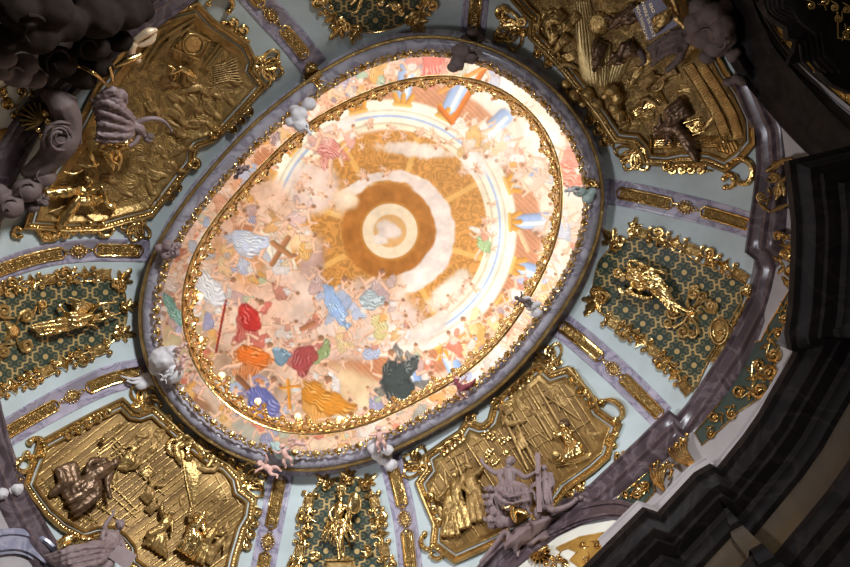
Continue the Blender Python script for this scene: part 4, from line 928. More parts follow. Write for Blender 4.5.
# gilded figures standing on the panels
def bracket(t, x, y, ang, r):
    b = MB(); L = loc(x, y, ang)
    b.pillow([L(a*r, c*r)[:2] for a, c in [(-.5, -1.2), (0, -.55), (.9, -.9), (.55, -.2), (1.5, 0), (.55, .2), (.9, .9), (0, .55), (-.5, 1.2), (-.25, .3), (-.7, 0), (-.25, -.3)]], 3, -.2, D=r*.3)
    for sd in (-1, 1): scroll(b, *L(.7*r, sd*.9*r)[:2], ang, r*.45, sd, r*.15, 3); scroll(b, *L(-.4*r, sd*1.1*r)[:2], ang+pi*.6*sd, r*.42, sd, r*.15, 3)
    o = b.build('scroll_bracket', M['goldd'], t); b = MB(); b.pillow([L(a*r, c*r)[:2] for a, c in [(-.2, -.42), (.2, -.42), (.42, -.2), (.42, .2), (.2, .42), (-.2, .42), (-.4, .2), (-.4, -.2)]], 5, 2, D=r*.15); b.build('boss', M['gold'], o)
G = M['gold']
# helmeted figure with shield (bottom)
t = thing('gilded_statue', 'gilded helmeted figure holding an oval shield before green trellis', 'statue', P(340, 561, 4), 'gilded statues'); H = 9
b = MB(); ch = (lambda *p, b=b: b.chain(p))
ch((340.5, 503, H, 2.2), (341, 499, H+1, 1.9)); b.ball(340.5, 495.5, H+1.5, 3.1, 3.6, 3.2); b.ball(339.2, 496.5, H+4, .8)
ch((334.5, 506.5, H, 2.6), (340, 505.5, H+1, 3.2), (346, 506.5, H, 2.6)); ch((340, 506, H+.5, 5.2), (339, 513, H+1, 5.0), (338, 518, H+1, 4.6), (338, 524, H+.5, 5.2))
ch((335.5, 525, H, 3.8), (336.5, 538, H+2, 3.0), (338, 541, H+2, 2.7), (339.5, 556, H, 1.7), (338, 559, H+1, 1.5)); ch((341.5, 525, H, 3.8), (341, 539, H+2.5, 2.9), (343, 554, H, 1.7), (347, 558.5, H+1, 1.4))
ch((346.5, 506.5, H, 2.4), (350, 512, H+2, 2.0), (351.5, 506, H+3, 1.5)); ch((334, 507, H, 2.3), (329.5, 514, H+2, 2.0), (333.5, 521, H+4, 1.5))
b.build('body', G, t, remesh=.009, relax=1)
b = MB()
for k, (x0, x1, y1) in enumerate([(333, 322, 537), (334, 326, 541), (336, 331, 543), (338, 337, 541), (340, 342, 543), (342, 348, 541), (343, 355, 540), (344, 358, 537)]):
    b.chain([(x0, 521, H+1, 2.2), ((x0+x1)/2, 530, H+2.5+(k % 2)*1.6, 1.9), (x1, y1, H+1, 1.3)])
b.chain([(344, 509, H+2, 1.8), (338, 515, H+5, 2.0), (333, 521, H+3, 1.6)]); b.chain([(349.5, 511, H+1, 1.7), (350.5, 519, H+2, 1.6), (352, 529, H+1, 1.1)]); b.chain([(347, 512, H+1, 1.4), (347.5, 520, H+1, 1.4), (349, 528, H, 1)])
b.chain([(328, 520, H, 1.6), (326, 527, H+1, 1.5), (322, 536, H, .9)]); b.build('drapery', G, t, remesh=.009, relax=1, wr=.03)
b = MB(); b.ball(340.5, 493.5, H+1.5, 3.7, 3.0, 3.6); b.chain([(339, 491, H+1, 1.6), (337.5, 487.5, H+1, 1.9), (341, 485.5, H+1, 1.9), (345, 487.5, H+1, 1.5), (345.5, 490, H+1, 1.0)]); b.build('plumed_helmet', G, t, remesh=.008, relax=1)
b = MB(); b.ball(354.6, 503, H+4, 6.0, 10.2, 2.4, .08, nu=24); o = b.build('shield', G, t); b = MB(); b.pt([(354.6+6.2*math.cos(u), 503+10.5*math.sin(u), H+4) for u in np.linspace(0, 2*pi, 25)[:-1]], .8, 6, closed=True); b.build('shield_rim', M['goldd'], o)
b = MB(); b.pillow([(326, 560), (353, 559), (356, 580), (322, 580)], 6, 0, D=2); b.pt([(325, 560, 7), (354, 559, 7)], 1.6, 6); b.build('plinth', M['goldd'], t)
for sd, x in ((1, 366), (-1, 316)):
    b = MB(); scroll(b, x, 552, .2*sd, 4, -sd, 1.2, 3); scroll(b, x+4*sd, 556, pi*.8, 3, sd, 1, 3); leaf(b, x-6*sd, 556, 0 if sd > 0 else pi, 12, 3, 3); b.build('scroll_bracket', G, t)
# flying angel (left)
t = thing('gilded_statue', 'gilded winged angel flying toward the ring on left green trellis', 'statue', P(31, 325, 4), 'gilded statues'); H = 8
b = MB(); ch = (lambda *p, b=b: b.chain(p))
ch((72, 319, H, 5.0), (80, 319.5, H+1, 5.0), (90, 316.5, H+1, 4.6)); ch((92, 316, H+1, 2.2), (100, 315.5, H+1, 1.8)); b.ball(106.5, 314.6, H+1.5, 4.2, 3.6, 3.8); b.ball(109, 315.6, H+4.6, .8)
ch((91, 312, H, 2.4), (99, 304.5, H+2, 1.9), (114.5, 302.3, H+2, 1.2)); b.ball(115.6, 301.8, H+2, 1.3); ch((92, 321, H, 2.2), (101, 320, H+3, 1.7), (109.5, 316.5, H+2, 1.3), (119.5, 313.2, H+2, 1.1)); b.ball(120, 313, H+2, 1.3)
ch((74, 318, H, 4.2), (58, 320.5, H+2, 3.2), (54, 321.5, H+1, 2.8), (38, 324, H, 1.6), (32, 325.5, H, 1.2)); ch((74, 322, H, 4.0), (60, 325, H+2, 3.0), (46, 326.5, H+1, 2.0), (33, 328, H, 1.3))
b.build('body', G, t, remesh=.009, relax=1)
b = MB()
for k in range(6): b.chain([(66-k*.8, 313+k*2.2, H+1, 2.2), (72+k, 314+k*2.4, H+4+(k % 2), 2.4), (84+k*.5, 312+k*2.2, H+3, 1.8)])
for k in range(4): b.chain([(72, 325+k, H, 1.9), (56, 328+k*1.4, H+1+(k % 2), 1.9), (34+2*k, 329+k*2.0, H, 1.1)])
b.chain([(82, 324, H+1, 2), (92, 325, H+2, 1.8), (98, 328, H+1, 1)]); b.chain([(66, 316, H, 1.6), (62, 309, H, 1.7), (59, 306, H, 1.6), (62, 304.5, H, 1.0)]); b.build('drapery', G, t, remesh=.009, relax=1, wr=.03)
b = MB(); b.ball(105.6, 313, H+1.5, 4.1, 3.3, 3.8, lump=.35); b.build('hair', G, t)
b = MB()
for k in range(7): b.chain([(93-k*1.6, 306+k*1.0, H-1, 2.3), (84-k*1.4, 302.5+k*1.5, H+1+k*.3, 2.1), (69+k*1.2, 297.5+k*2.2, H, 1.0)])
b.build('wing', G, t, remesh=.009, relax=1); bracket(t, 14, 331, pi, 15)
b = MB(); scroll(b, 38, 306, -1.9, 4.5, 1, 1.5, 4); b.pt([(36, 306, 4), (33, 314, 4), (28, 322, 4)], [1.4, 1.8, 1], 7); leaf(b, 44, 308, -.6, 6, 2, 4); b.build('scroll_bracket', G, t)
# bending robed figure (right)
t = thing('gilded_statue', 'gilded curly haired robed figure bending across right green trellis', 'statue', P(690, 314, 4), 'gilded statues'); H = 8
b = MB(); ch = (lambda *p, b=b: b.chain(p))
ch((630, 276, H, 5.6), (640, 279, H+1, 6.2), (650, 283, H+1, 6.0)); ch((628, 275, H+1, 2.6), (623.5, 274.3, H+1, 2.2)); b.ball(618.5, 273.5, H+1.5, 4.2, 4.4, 4.2); b.ball(616.5, 275, H+5, .9)
ch((652, 282, H, 5.6), (662, 288, H+3, 4.8), (670, 300, H+2, 3.8), (675, 309, H, 2.6), (678, 313, H, 1.8)); ch((652, 286, H, 5.2), (664, 296, H+3, 4.2), (674, 304, H+1, 3), (687, 311, H, 1.6), (693, 311, H, 1.3))
ch((634, 270, H, 2.8), (644, 267, H+3, 2.4), (650, 272, H+5, 1.8)); ch((632, 283, H, 2.8), (640, 289, H+3, 2.4), (648, 286, H+5, 1.8)); b.build('body', G, t, remesh=.01, relax=1)
b = MB()
for k in range(7): b.chain([(628+k*.6, 268+k*2.6, H+2, 2.4), (640+k*1.2, 270+k*2.8, H+6+(k % 2)*1.3, 2.5), (655+k, 274+k*2.6, H+5, 2.0), (668-k*.2, 288+k*3, H+3, 1.5)])
b.chain([(632, 268, H, 2.4), (628, 263, H+1, 2.6), (633, 261, H+2, 2.4), (644, 265, H+3, 2.4), (653, 270, H+3, 2.2), (664, 273, H+1, 1.6)]); b.chain([(634, 286, H, 2.2), (624, 293, H+1, 2.4), (619, 288, H, 1.5)]); b.chain([(630, 293, H+1, 2.6), (642, 297, H+2, 2.4), (652, 298, H+2, 2)])
for k in range(4): b.chain([(652+2*k, 290+k, H+2, 2.2), (662+2*k, 301-k, H+4+(k % 2), 2.2), (672+k*1.5, 312-2*k, H+1, 1.3)])
b.build('drapery', G, t, remesh=.01, relax=1, wr=.03)
b = MB()
for k in range(11): b.ball(617.5+4.2*math.cos(k*.62+.5)*.9, 273.2+4.4*math.sin(k*.62+.5), H+2.5, 1.6, nu=8, nv=6)
b.build('hair', G, t, remesh=.009, relax=1); bracket(t, 691, 312, .85, 14)
b = MB()
for x, y, a, s in ((671, 327, 2.6, 1), (705, 300, -.6, -1), (697, 333, 1.4, 1), (712, 302, .2, 1), (690, 290, -1.7, 1)): scroll(b, x, y, a, 4.6, s, 1.5, 3); 
b.pt([(690, 312, 3), (684, 322, 3), (674, 328, 3)], 1.6, 7); b.pt([(692, 318, 3), (697, 326, 3), (700, 334, 3)], 1.6, 7); b.pt([(694, 306, 3), (702, 300, 3), (712, 300, 3)], 1.6, 7); b.pt([(688, 308, 3), (688, 298, 3), (692, 290, 3)], 1.5, 7); b.build('scroll_bracket', M['goldd'], t)
# fragment at the top edge
t = thing('gilded_statue', 'gilded foot and scroll fragment at the top edge of green trellis', 'statue', P(360, 0, 4), 'gilded statues')
b = MB(); b.chain([(366, -14, 6, 4), (361, 0, 7, 2.4), (357, 11, 6, 1.7), (353, 12, 6, 1.3)]); b.chain([(358, -14, 6, 3.6), (356, -2, 7, 2.2), (351, 4, 6, 1.4)]); b.build('leg', G, t, remesh=.01)
b = MB(); scroll(b, 392, 3, -.6, 4, 1, 1.6, 4); scroll(b, 398, 14, 1.0, 3.2, -1, 1.5, 4); b.ball(398, 6, 4, 4, 3, 3, lump=.3); b.ball(381, 3, 3, 4.2, 3.4, 3, lump=.3); b.build('scroll_bracket', G, t)
# ------------------------------------------------------------------ four framed gilt reliefs
INNER = {
 'bl': [(121,410),(130,419),(141,421),(152,417),(175,438),(205,462),(222,471),(231,481),(234,494),(246,503),(244,515),(237,527),(229,554),(222,585),(165,580),(137,560),(135,546),(126,535),(115,527),(99,527),(85,531),(67,522),(52,509),(40,493),(34,484),(39,470),(44,458),(46,449),(57,443),(75,433),(100,420)],
 'br': [(434,460),(452,447),(466,438),(470,431),(478,434),(488,433),(497,424),(502,406),(520,390),(539,374),(549,383),(565,378),(582,397),(592,416),(609,428),(604,440),(601,452),(588,464),(561,483),(545,505),(520,522),(490,537),(456,552),(441,541),(443,523),(432,497),(427,484),(437,471)],
 'tr': [(517,-8),(530,7),(540,16),(539,34),(554,49),(570,66),(585,85),(606,112),(620,133),(638,135),(647,145),(651,155),(666,156),(680,153),(708,154),(724,161),(735,153),(745,141),(744,120),(732,95),(718,75),(700,40),(680,-12),(620,-34),(560,-34)],
 'tl': [(158,24),(195,14),(207,27),(240,50),(246,62),(243,72),(254,86),(234,108),(214,130),(207,135),(194,139),(186,148),(185,160),(172,177),(148,208),(124,214),(100,221),(68,222),(37,220),(45,195),(75,150),(105,90),(135,50)],
}
def relief(key, label, at, dirn, gmat, cell, org, bevel=0):
    t = thing('gilded_relief', label, 'relief', P(*at, 1), 'framed gilt reliefs'); pth = INNER[key]
    ca, sa = math.cos(dirn), math.sin(dirn)
    b = MB(); b.pillow(pth, .6, .6, D=1, step=4.5, flatrim=True, uvf=lambda x, y: (((x-at[0])*ca+(y-at[1])*sa)/cell, ((y-at[1])*ca-(x-at[0])*sa)/cell)); b.build('relief_ground', gmat, t, uv=True)
    fl = ccw(pth)
    b = MB(); b.sweep(pth, ([(-bevel, .5)] if bevel else [(-1.5, .4)])+[(-1.2, 3.2), (0, 4.6), (1.2, 3.6), (1.8, 1.2)], True, flip=fl); fr_ = b.build('frame', M['goldd'], t)
    b = MB(); b.sweep(pth, [(1.6, .5), (1.8, 1.3), (3.4, 1.3), (3.6, .4)], True, flip=fl); b.build('pale_fillet', M['plaster'], fr_)['label'] = 'pale blue fillet'
    b = MB(); b.sweep(pth, [(3.2, .4), (3.5, 3.0), (4.4, 4.2), (5.2, 2.6), (7.4, 2.6), (8.2, 5.0), (9.6, 5.6), (10.8, 3.8), (11.2, .2)], True, flip=fl); mo = b.build('outer_moulding', M['goldd'], t)
    b = MB(); beads(b, offs(pth, 6.1), 3.2, .95, 2.7); b.build('bead_row', M['gold'], mo)
    return t
def ridges(name, t, segs, r=.5, h=1.2, m='relief'):
    for q in segs: one(name, None, M[m], t, lambda b: b.pt([(x, y, h) for x, y in q], r, 5))
def balls(t, pts, r, m='gold'):
    for x, y in pts: one('bead', None, M[m], t, lambda b: b.ball(x, y, 3, r, nu=8, nv=5))
def crestings(t, lst, m='gold'):            # openwork corner ornaments: x, y, direction, size
    for x, y, a, R_ in lst: one('corner_openwork', None, M[m], t, lambda b: openwork(b, x, y, a, R_))
def runs(t, lst):                           # leafy scrolls that run along a rail: path, scroll size, side
    for path, r, sd in lst:
        f, Ln = along(spl(path, 5)); n = max(1, round(Ln/(r*3.2))); b = MB()
        for i in range(n):
            x, y, a = f((i+.5)*Ln/n); s = sd if i % 2 == 0 else sd
            r_, r = r, r*1.65; scroll(b, x, y, a+.2*sd, r*.8, s, r*.3, 3.2, 1.2); L = loc(x, y, a); leaf(b, *L(-r*1.5, 0)[:2], a+sd*.5, r*1.4, r*.42, 2.6); b.ball(*L(r*.9, -sd*r*.1)[:2], 2.2, r*.32, nu=8, nv=5)
            b.pt([L(-r*1.7, -sd*r*.1, 1), L(0, -sd*r*.25, 1.6), L(r*1.7, -sd*r*.1, 1)], r*.2, 6); r = r_
        b.build('leaf_run', M['gold'], t)
def cscroll(t, lst):                        # big C-scrolls: centre, radius, start, sweep, thickness
    for x, y, r, a0, sw, w in lst:
        w *= 1.25
        b = MB(); pts = [(x+r*math.cos(a0+sw*k/22)*(1 if k < 16 else 1-(k-16)*.06), y+r*math.sin(a0+sw*k/22)*(1 if k < 16 else 1-(k-16)*.06), 2.4) for k in range(23)]
        b.pt(pts, [w*.6, w, w*1.1, w, w*.9], 7); b.ball(*pts[0][:2], 3, w*1.25, nu=9, nv=6); b.ball(*pts[-1][:2], 3, w*1.35, nu=9, nv=6)
        for k in range(2, 20, 2): b.ball(pts[k][0], pts[k][1], 2.6+w, w*.4, nu=6, nv=4)
        b.build('c_scroll', M['gold'], t)
def boards(t, key, ang, step, r=.55, h=1.5, skip=()):   # raised arrises between the carved boards, clipped to the frame
    pth = INNER[key]; ca, sa = math.cos(ang), math.sin(ang); b = MB(); us = [x*-sa+y*ca for x, y in pth]; v = min(us)+step*.5; i = 0
    while v < max(us):
        c = []
        for k in range(len(pth)):
            (x1, y1), (x2, y2) = pth[k], pth[(k+1) % len(pth)]; a1, a2 = -x1*sa+y1*ca-v, -x2*sa+y2*ca-v
            if (a1 > 0) != (a2 > 0): q = a1/(a1-a2); c.append(((x1+(x2-x1)*q)*ca+(y1+(y2-y1)*q)*sa))
        c.sort()
        for s0, s1 in zip(c[::2], c[1::2]):
            if s1-s0 < 8: continue
            n = max(2, int((s1-s0)/10)); b.pt([(s*ca-v*sa, s*sa+v*ca, h if 0 < j < n else .2) for j, s in enumerate(np.linspace(s0+2, s1-2, n+1))], r*(1.7 if i % 5 == 0 else 1), 5)
        v += step*(.75+.5*R.random()); i += 1
    b.build('board_arrises', M['goldd'], t)
def crowd(t, spots, s0, seed, m='relief'):
    for i, (x, y) in enumerate(spots):
        q = random.Random(seed+i); put_fig('relief_figure', M[m], t, x, y, s0*(.8+.5*q.random()), toward(x, y)+q.uniform(-.5, .5), q.choice(['stand', 'sit', 'recline', 'kneel']), q.choice([1, -1]), -.8, 1.45, dz=.6, seed=seed+i, vox=.014)
def toward(x, y): return math.atan2(Y0-y, X0-x)

# --- lower left: planked hall with stairs
t = relief('bl', 'gilt relief of planked hall with stairs, lower left, brown cloaked figure inside', (140, 490), -.66, M['plank'], 5.5, None)
crestings(t, [(142, 404, -1.0, 19), (246, 483, -.4, 20)])
cscroll(t, [(34, 447, 10, 2.4, -4.6, 2.4), (23, 464, 8, -1.2, 5.2, 2.2), (17, 478, 4, .5, 4.5, 1.8), (197, 452, 10, 2.6, 4.0, 3.0), (176, 447, 8, 1.5, 3.6, 2.2)])
runs(t, [([(160, 418), (182, 436)], 3.6, -1), ([(214, 458), (244, 474)], 3.6, -1), ([(62, 434), (86, 421), (110, 406)], 3.2, 1), ([(255, 506), (250, 525), (242, 550)], 3.2, -1)])
balls(t, [(66+k*3.9, 430.5-k*2.1) for k in range(9)]+[(249.5-k*1.6, 524+k*4.2) for k in range(8)], 1.5)
boards(t, 'bl', -.66, 6.5)
crowd(t, [(112, 432), (135, 440), (155, 438), (122, 515), (160, 480), (175, 505), (215, 505), (222, 540), (200, 520), (90, 478), (108, 488), (146, 460)], 17, 300)
ridges('stair', t, [[(52, 468), (70, 495), (98, 523)], [(74, 487), (98, 505), (128, 526)], [(84, 476), (110, 494), (136, 517)], [(87, 470), (118, 491), (137, 510)], [(100, 500), (104, 497)]], 1.1, 1.4, 'goldd')
b = MB(); f, Ln = along(spl([(38, 484), (55, 503), (72, 518), (92, 527)], 6))
for i in range(30): x, y, a = f(i*Ln/29); L = loc(x, y, a); b.pt([L(0, -1, 1.6), L(0, -8, 1.6)], .7, 5)
b.pt([(42, 478, 1.8), (58, 497, 1.8), (76, 512, 1.8), (94, 521, 1.8)], 1.0, 6); b.build('fluted_band', M['goldd'], t)
ridges('door', t, [[(98, 452), (106, 468)], [(98, 452), (112, 441), (126, 458)], [(102, 453), (112, 446), (121, 458)], [(114, 437), (128, 452)], [(112, 474), (128, 462)]], .8, 1.6, 'goldd')
ridges('beam', t, [[(128, 425), (100, 448)], [(150, 422), (112, 456)], [(170, 438), (146, 458)], [(216, 476), (228, 500), (222, 505), (215, 519)], [(220, 470), (240, 505)], [(213, 520), (222, 500), (231, 498)], [(135, 470), (165, 495)], [(128, 500), (150, 478)], [(196, 530), (225, 545)]], .9, 1.5, 'relief')
b = MB(); b.pillow([(178, 444), (204, 464), (194, 508), (192, 508), (186, 482)], 2.4, 1.2, D=6); b.pt([(181, 450, 2.5), (186, 480, 2.5), (192, 508, 2.5)], .8, 5); b.build('light_shaft', M['goldd'], t)
b = MB()
for p in ([(177, 440), (186, 436), (198, 444), (205, 452)], [(205, 452), (214, 450), (212, 460), (208, 466)], [(180, 446), (192, 443), (203, 452)]): b.chain([(x, y, 5, 2.8) for x, y in p])
b.build('canopy', M['goldd'], t, remesh=.014, wr=.022)
b = fig(62, 494, 66, toward(62, 494)+.12, 'sit', 1, 3, 1.25, seed=4, arms=[((.66, .24), (.60, .42)), ((.64, -.2), (.50, -.1))])
for k in range(7): b.chain([(58+k*2.5, 470-k, 6, 3.5), (62+k*3, 482+k*.4, 9+(k % 2)*2, 4), (52+k*4.5, 494-k*1.2, 5, 2.8)])
o = b.build('cloaked_figure', M['bronze'], t, remesh=.016, relax=1, wr=.022); o['label'] = 'brown cloaked seated figure'; b = MB(); b.ball(103, 439.5, 8, 3, nu=10, nv=7); b.build('head', M['gold'], o)
put_fig('relief_figure', M['goldd'], t, 150, 548, 44, toward(150, 548)-.1, 'kneel', -1, 3, 1.2, seed=7, vox=.013)
put_fig('relief_figure', M['gold'], t, 178, 549, 46, toward(178, 549)+.05, 'sit', 1, 5, 1.3, seed=8, vox=.013)
put_fig('relief_figure', M['goldd'], t, 196, 560, 42, toward(196, 560), 'stand', 1, 3, 1.25, seed=9, vox=.013)
put_fig('relief_figure', M['goldd'], t, 118, 463, 30, toward(118, 463), 'sit', 1, 1.5, 1.2, seed=10, vox=.012)
put_fig('relief_figure', M['relief'], t, 128, 478, 26, toward(128, 478)-.3, 'recline', -1, 1.5, 1.2, seed=11, vox=.012)
put_fig('relief_figure', M['relief'], t, 140, 498, 26, toward(140, 498), 'sit', 1, 1.5, 1.2, seed=12, vox=.012)
put_fig('relief_figure', M['goldd'], t, 168, 455, 24, toward(168, 455), 'recline', 1, 1.5, 1.3, seed=13, vox=.012)
put_fig('relief_figure', M['relief'], t, 208, 478, 20, toward(208, 478), 'recline', -1, 1.5, 1.5, seed=14, vox=.012)
put_fig('relief_figure', M['relief'], t, 205, 560, 34, toward(205, 560)+.2, 'stand', -1, 2, 1.2, seed=15, vox=.013)
put_fig('relief_figure', M['relief'], t, 150, 515, 20, toward(150, 515), 'sit', -1, 1.5, 1.3, seed=16, vox=.012)
for x, y in ((88, 495), (102, 507)): one('shrub', None, M['goldd'], t, lambda b: [leaf(b, x, y, k*1.05, 6, 1.8, 3) for k in range(6)])
b = MB(); b.pillow([(139, 472), (149, 466), (156, 473), (146, 480)], 3, .5, D=2); b.pt([(139, 472, 3), (149, 466, 3), (156, 473, 3), (146, 480, 3)], .6, 5, closed=True); b.build('table', M['goldd'], t)

# --- lower right: pillared scene
t = relief('br', 'gilt relief of pillared scene, lower right, behind the bearded stucco man', (515, 460), .95, M['plank'], 7, None, 5)
crestings(t, [(552, 363, -2.3, 20), (421, 466, -2.6, 19)])
runs(t, [([(505, 393), (530, 370)], 3.6, 1), ([(438, 450), (462, 432)], 3.4, 1), ([(574, 372), (588, 392), (600, 404)], 4.2, 1), ([(424, 492), (428, 508), (436, 530)], 3.6, -1), ([(583, 482), (562, 494)], 3.4, -1)])
cscroll(t, [(497, 403, 4.5, 3.2, 4.2, 2), (470, 418, 4.5, -.6, 4.2, 2), (609, 414, 14, -2.1, 2.9, 2.3), (614, 441, 7, -1.2, -3.6, 2), (620, 456, 5, -.6, 4.2, 1.8), (430, 541, 9, -2.2, -3.0, 2.0), (437, 553, 6, 3.0, -4.2, 1.8)])
boards(t, 'br', 1.0, 8)
crowd(t, [(525, 410), (545, 420), (540, 470), (500, 440), (568, 405), (470, 475), (445, 500), (592, 440), (478, 455), (556, 400)], 17, 330)
ridges('pillar', t, [[(530, 388), (556, 432), (572, 458)], [(524, 392), (552, 440)], [(536, 384), (566, 436)], [(505, 420), (528, 470)], [(512, 414), (536, 466)], [(455, 457), (470, 500)], [(464, 452), (480, 500)], [(444, 470), (452, 520)]], 1.5, 1.3, 'relief')
ridges('beam', t, [[(545, 395), (580, 420)], [(552, 388), (560, 412)], [(540, 405), (575, 395)], [(446, 462), (482, 440)], [(450, 470), (472, 458)], [(560, 440), (590, 420)], [(518, 400), (545, 390)], [(500, 455), (545, 430)], [(530, 425), (548, 440), (536, 448), (524, 436)], [(478, 480), (484, 520)]], .9, 1.5, 'relief')
for i in range(30): one('gilt_leaf', None, M['gold'], t, lambda b: b.ball(482+R.random()*28, 432+R.random()*34, 2.4, 1.7, 2.6, 1, R.random()*3, nu=8, nv=5))
put_fig('relief_figure', M['goldd'], t, 450, 535, 50, toward(450, 535)+.25, 'stand', 1, 3, 1.2, seed=21, vox=.013)
put_fig('relief_figure', M['goldd'], t, 462, 528, 56, toward(462, 528)+.15, 'stand', -1, 3, 1.15, seed=22, vox=.013)
put_fig('relief_figure', M['relief'], t, 478, 520, 58, toward(478, 520)+.2, 'stand', 1, 2, 1.1, seed=23, vox=.013)
b = MB(); b.ball(458, 494, 6, 3.6, 5.6, 2, .5); b.build('shield', M['gold'], t)
b = fig(577, 456, 36, toward(577, 456)+.35, 'kneel', 1, 4, 1.45, seed=24)
o = b.build('relief_figure', M['gold'], t, remesh=.012, relax=1, wr=.022)
b = MB(); b.ball(564, 424, 5, 5, 4.5, 3, lump=.6); o = b.build('bush', M['bronze'], t)
b = MB(); b.pillow([(554, 459), (575, 455), (594, 449), (590, 459), (578, 464), (556, 468)], 4, .5, D=4)
for k in range(4): b.pt([(556, 461+k*1.8, 4), (576, 457.5+k*1.8, 4.6), (592, 452+k*1.6, 3)], .5, 5)
b.build('boat', M['goldd'], t)
b = MB(); b.ball(555, 456, 3, 6, 5.4, 3, nu=20); b.pt([(555+5.6*math.cos(u), 456+5*math.sin(u), 4.6) for u in np.linspace(0, 2*pi, 21)[:-1]], .7, 6, closed=True); b.build('drum', M['goldd'], t)
put_fig('relief_figure', M['relief'], t, 515, 432, 22, toward(515, 432), 'recline', 1, 1.5, 1.4, seed=25, vox=.012)
put_fig('relief_figure', M['relief'], t, 528, 446, 20, toward(528, 446), 'sit', -1, 1.5, 1.4, seed=26, vox=.012)
put_fig('relief_figure', M['relief'], t, 508, 416, 18, toward(508, 416), 'sit', 1, 1.5, 1.5, seed=27, vox=.012)

# --- upper right: columns, rays, dark figures
t = relief('tr', 'gilt relief of columns and light rays, upper right, under the cloud crest', (635, 60), 1.9, M['carved'], 16, None, 2)
crowd(t, [(545, 10), (555, 30), (548, 40), (575, 50), (640, 70), (655, 110), (630, 95), (668, 128), (640, 120), (715, 130), (560, 5), (650, 60), (668, 90), (690, 90)], 19, 360, 'goldd')
crestings(t, [(519, 28, 2.9, 22), (636, 152, 2.1, 20)])
runs(t, [([(536, 46), (556, 66)], 3.6, 1), ([(590, 112), (604, 130), (612, 146)], 4, 1), ([(668, 166), (706, 166)], 3.2, 1)])
cscroll(t, [(503, 13, 6, 1.2, 4.6, 2), (500, 36, 5, -2, -4.4, 1.8), (740, 172, 13, -2.6, 4.9, 2.6), (728, 181, 7, 2.0, -4.6, 2.0), (668, 166, 4, 1, 4.5, 2), (574, 88, 8, -2.4, -3.4, 2.4)])
balls(t, [(678+k*3.3, 168.5+k*.25) for k in range(11)], 1.5)
b = MB()
for (x0, y0, x1, y1, x2, y2, x3, y3, n) in [(574, 0, 590, 0, 604, 88, 580, 84, 7), (594, 38, 612, 44, 608, 88, 596, 88, 6), (612, 52, 634, 54, 618, 84, 605, 88, 6)]:
    b.pillow([(x0, y0), (x1, y1), (x2, y2), (x3, y3)], 2.4, .8, D=2)
    for k in range(n): u = (k+.5)/n; b.pt([(x0+(x1-x0)*u, y0+(y1-y0)*u, 2.6), (x3+(x2-x3)*u, y3+(y2-y3)*u, 2.6)], .6, 5)
b.build('light_ray', mat('pale gilt rays', (.62, .46, .20), .42, .6, .3, 20, col2=(.48, .33, .13)), t)
b = MB()
for (p, q, w, n) in [((652, 143), (725, 142), 6.5, 6), ((628, 117), (662, 98), 7, 6)]:
    ex, ey = q[0]-p[0], q[1]-p[1]; l = math.hypot(ex, ey); L = loc(*p, math.atan2(ey, ex)); b.pillow([L(0, -w)[:2], L(l, -w*.9)[:2], L(l, w*.9)[:2], L(0, w)[:2]], 2.2, .6, D=w*.6)
    for k in range(n): v = -w+2*w*(k+.5)/n; b.pt([L(0, v, 3), L(l, v*.9, 3)], .55, 5)
    for s in ((.28, .31) if l > 40 else (.06, .12)): b.pt([L(l*s, -w, 3.2), L(l*s, 0, 4), L(l*s, w, 3.2)], .8, 6)
    b.pt([L(-2, -w-1, 3), L(-2, w+1, 3)], 1.2, 6); b.pt([L(l+1, -w-1, 3), L(l+1, w+1, 3)], 1.2, 6)
b.build('fluted_column', M['gold'], t)
b = MB(); b.pillow([(716, 143), (736, 140), (742, 149), (731, 155), (718, 152)], 3, .8, D=2)
for k in range(6): b.pt([(717+k*3.6, 142, 3.4), (722+k*3.6, 153, 3.4)], .5, 5)
b.build('capital', M['gold'], t)
for p0, w, nm in (([(688, 66), (704, 92), (718, 117), (727, 140)], 6, 30), ([(701, 66), (718, 92), (732, 117), (738, 138)], 6, 30)):
    b = MB(); f, Ln = along(spl(p0, 8)); b.sweep(spl(p0, 8), [(-w, .6), (-w+.8, 3), (-w+1.6, 2), (w-1.6, 2), (w-.8, 3), (w, .6)])
    for i in range(nm): x, y, a = f((i+.5)*Ln/nm); L = loc(x, y, a); b.pt([L(0, -w+1.6, 2.2), L(0, w-1.6, 2.2)], .5, 5)
    b.build('fluted_band', M['goldd'], t)
b = MB(); heap(b, [(566, 84, 4, 6), (574, 96, 5, 8), (588, 94, 6, 7), (598, 104, 5, 6), (612, 90, 6, 8, 7), (618, 98, 5, 7), (615, 108, 5, 7), (606, 96, 5, 5), (620, 116, 5, 5, 7), (583, 104, 4, 5)]); b.build('cloud', M['goldd'], t, remesh=.018, relax=2)
D_ = M['bronze']
put_fig('dark_figure', D_, t, 690, 112, 44, toward(690, 112)-.15, 'sit', 1, 4, 1.35, seed=31, vox=.013)['label'] = 'brown seated figure'
put_fig('dark_figure', D_, t, 700, 128, 46, toward(700, 128)+.35, 'recline', -1, 4, 1.3, seed=32, vox=.013)['label'] = 'brown reclining figure'
put_fig('dark_figure', D_, t, 634, 44, 34, toward(634, 44), 'kneel', 1, 4, 1.4, seed=33, vox=.013)
put_fig('dark_figure', D_, t, 634, 4, 36, toward(634, 4), 'sit', -1, 4, 1.4, seed=34, vox=.013)
b = fig(606, 44, 30, 2.0, 'sit', 1, 4, 1.2, seed=35); b.build('dark_figure', D_, t, remesh=.013, relax=1, wr=.022)
b = MB(); b.pillow([(598+12*math.cos(u), 24+13*math.sin(u)) for u in np.linspace(0, 2*pi, 25)[:-1]], 5, 1, D=8)
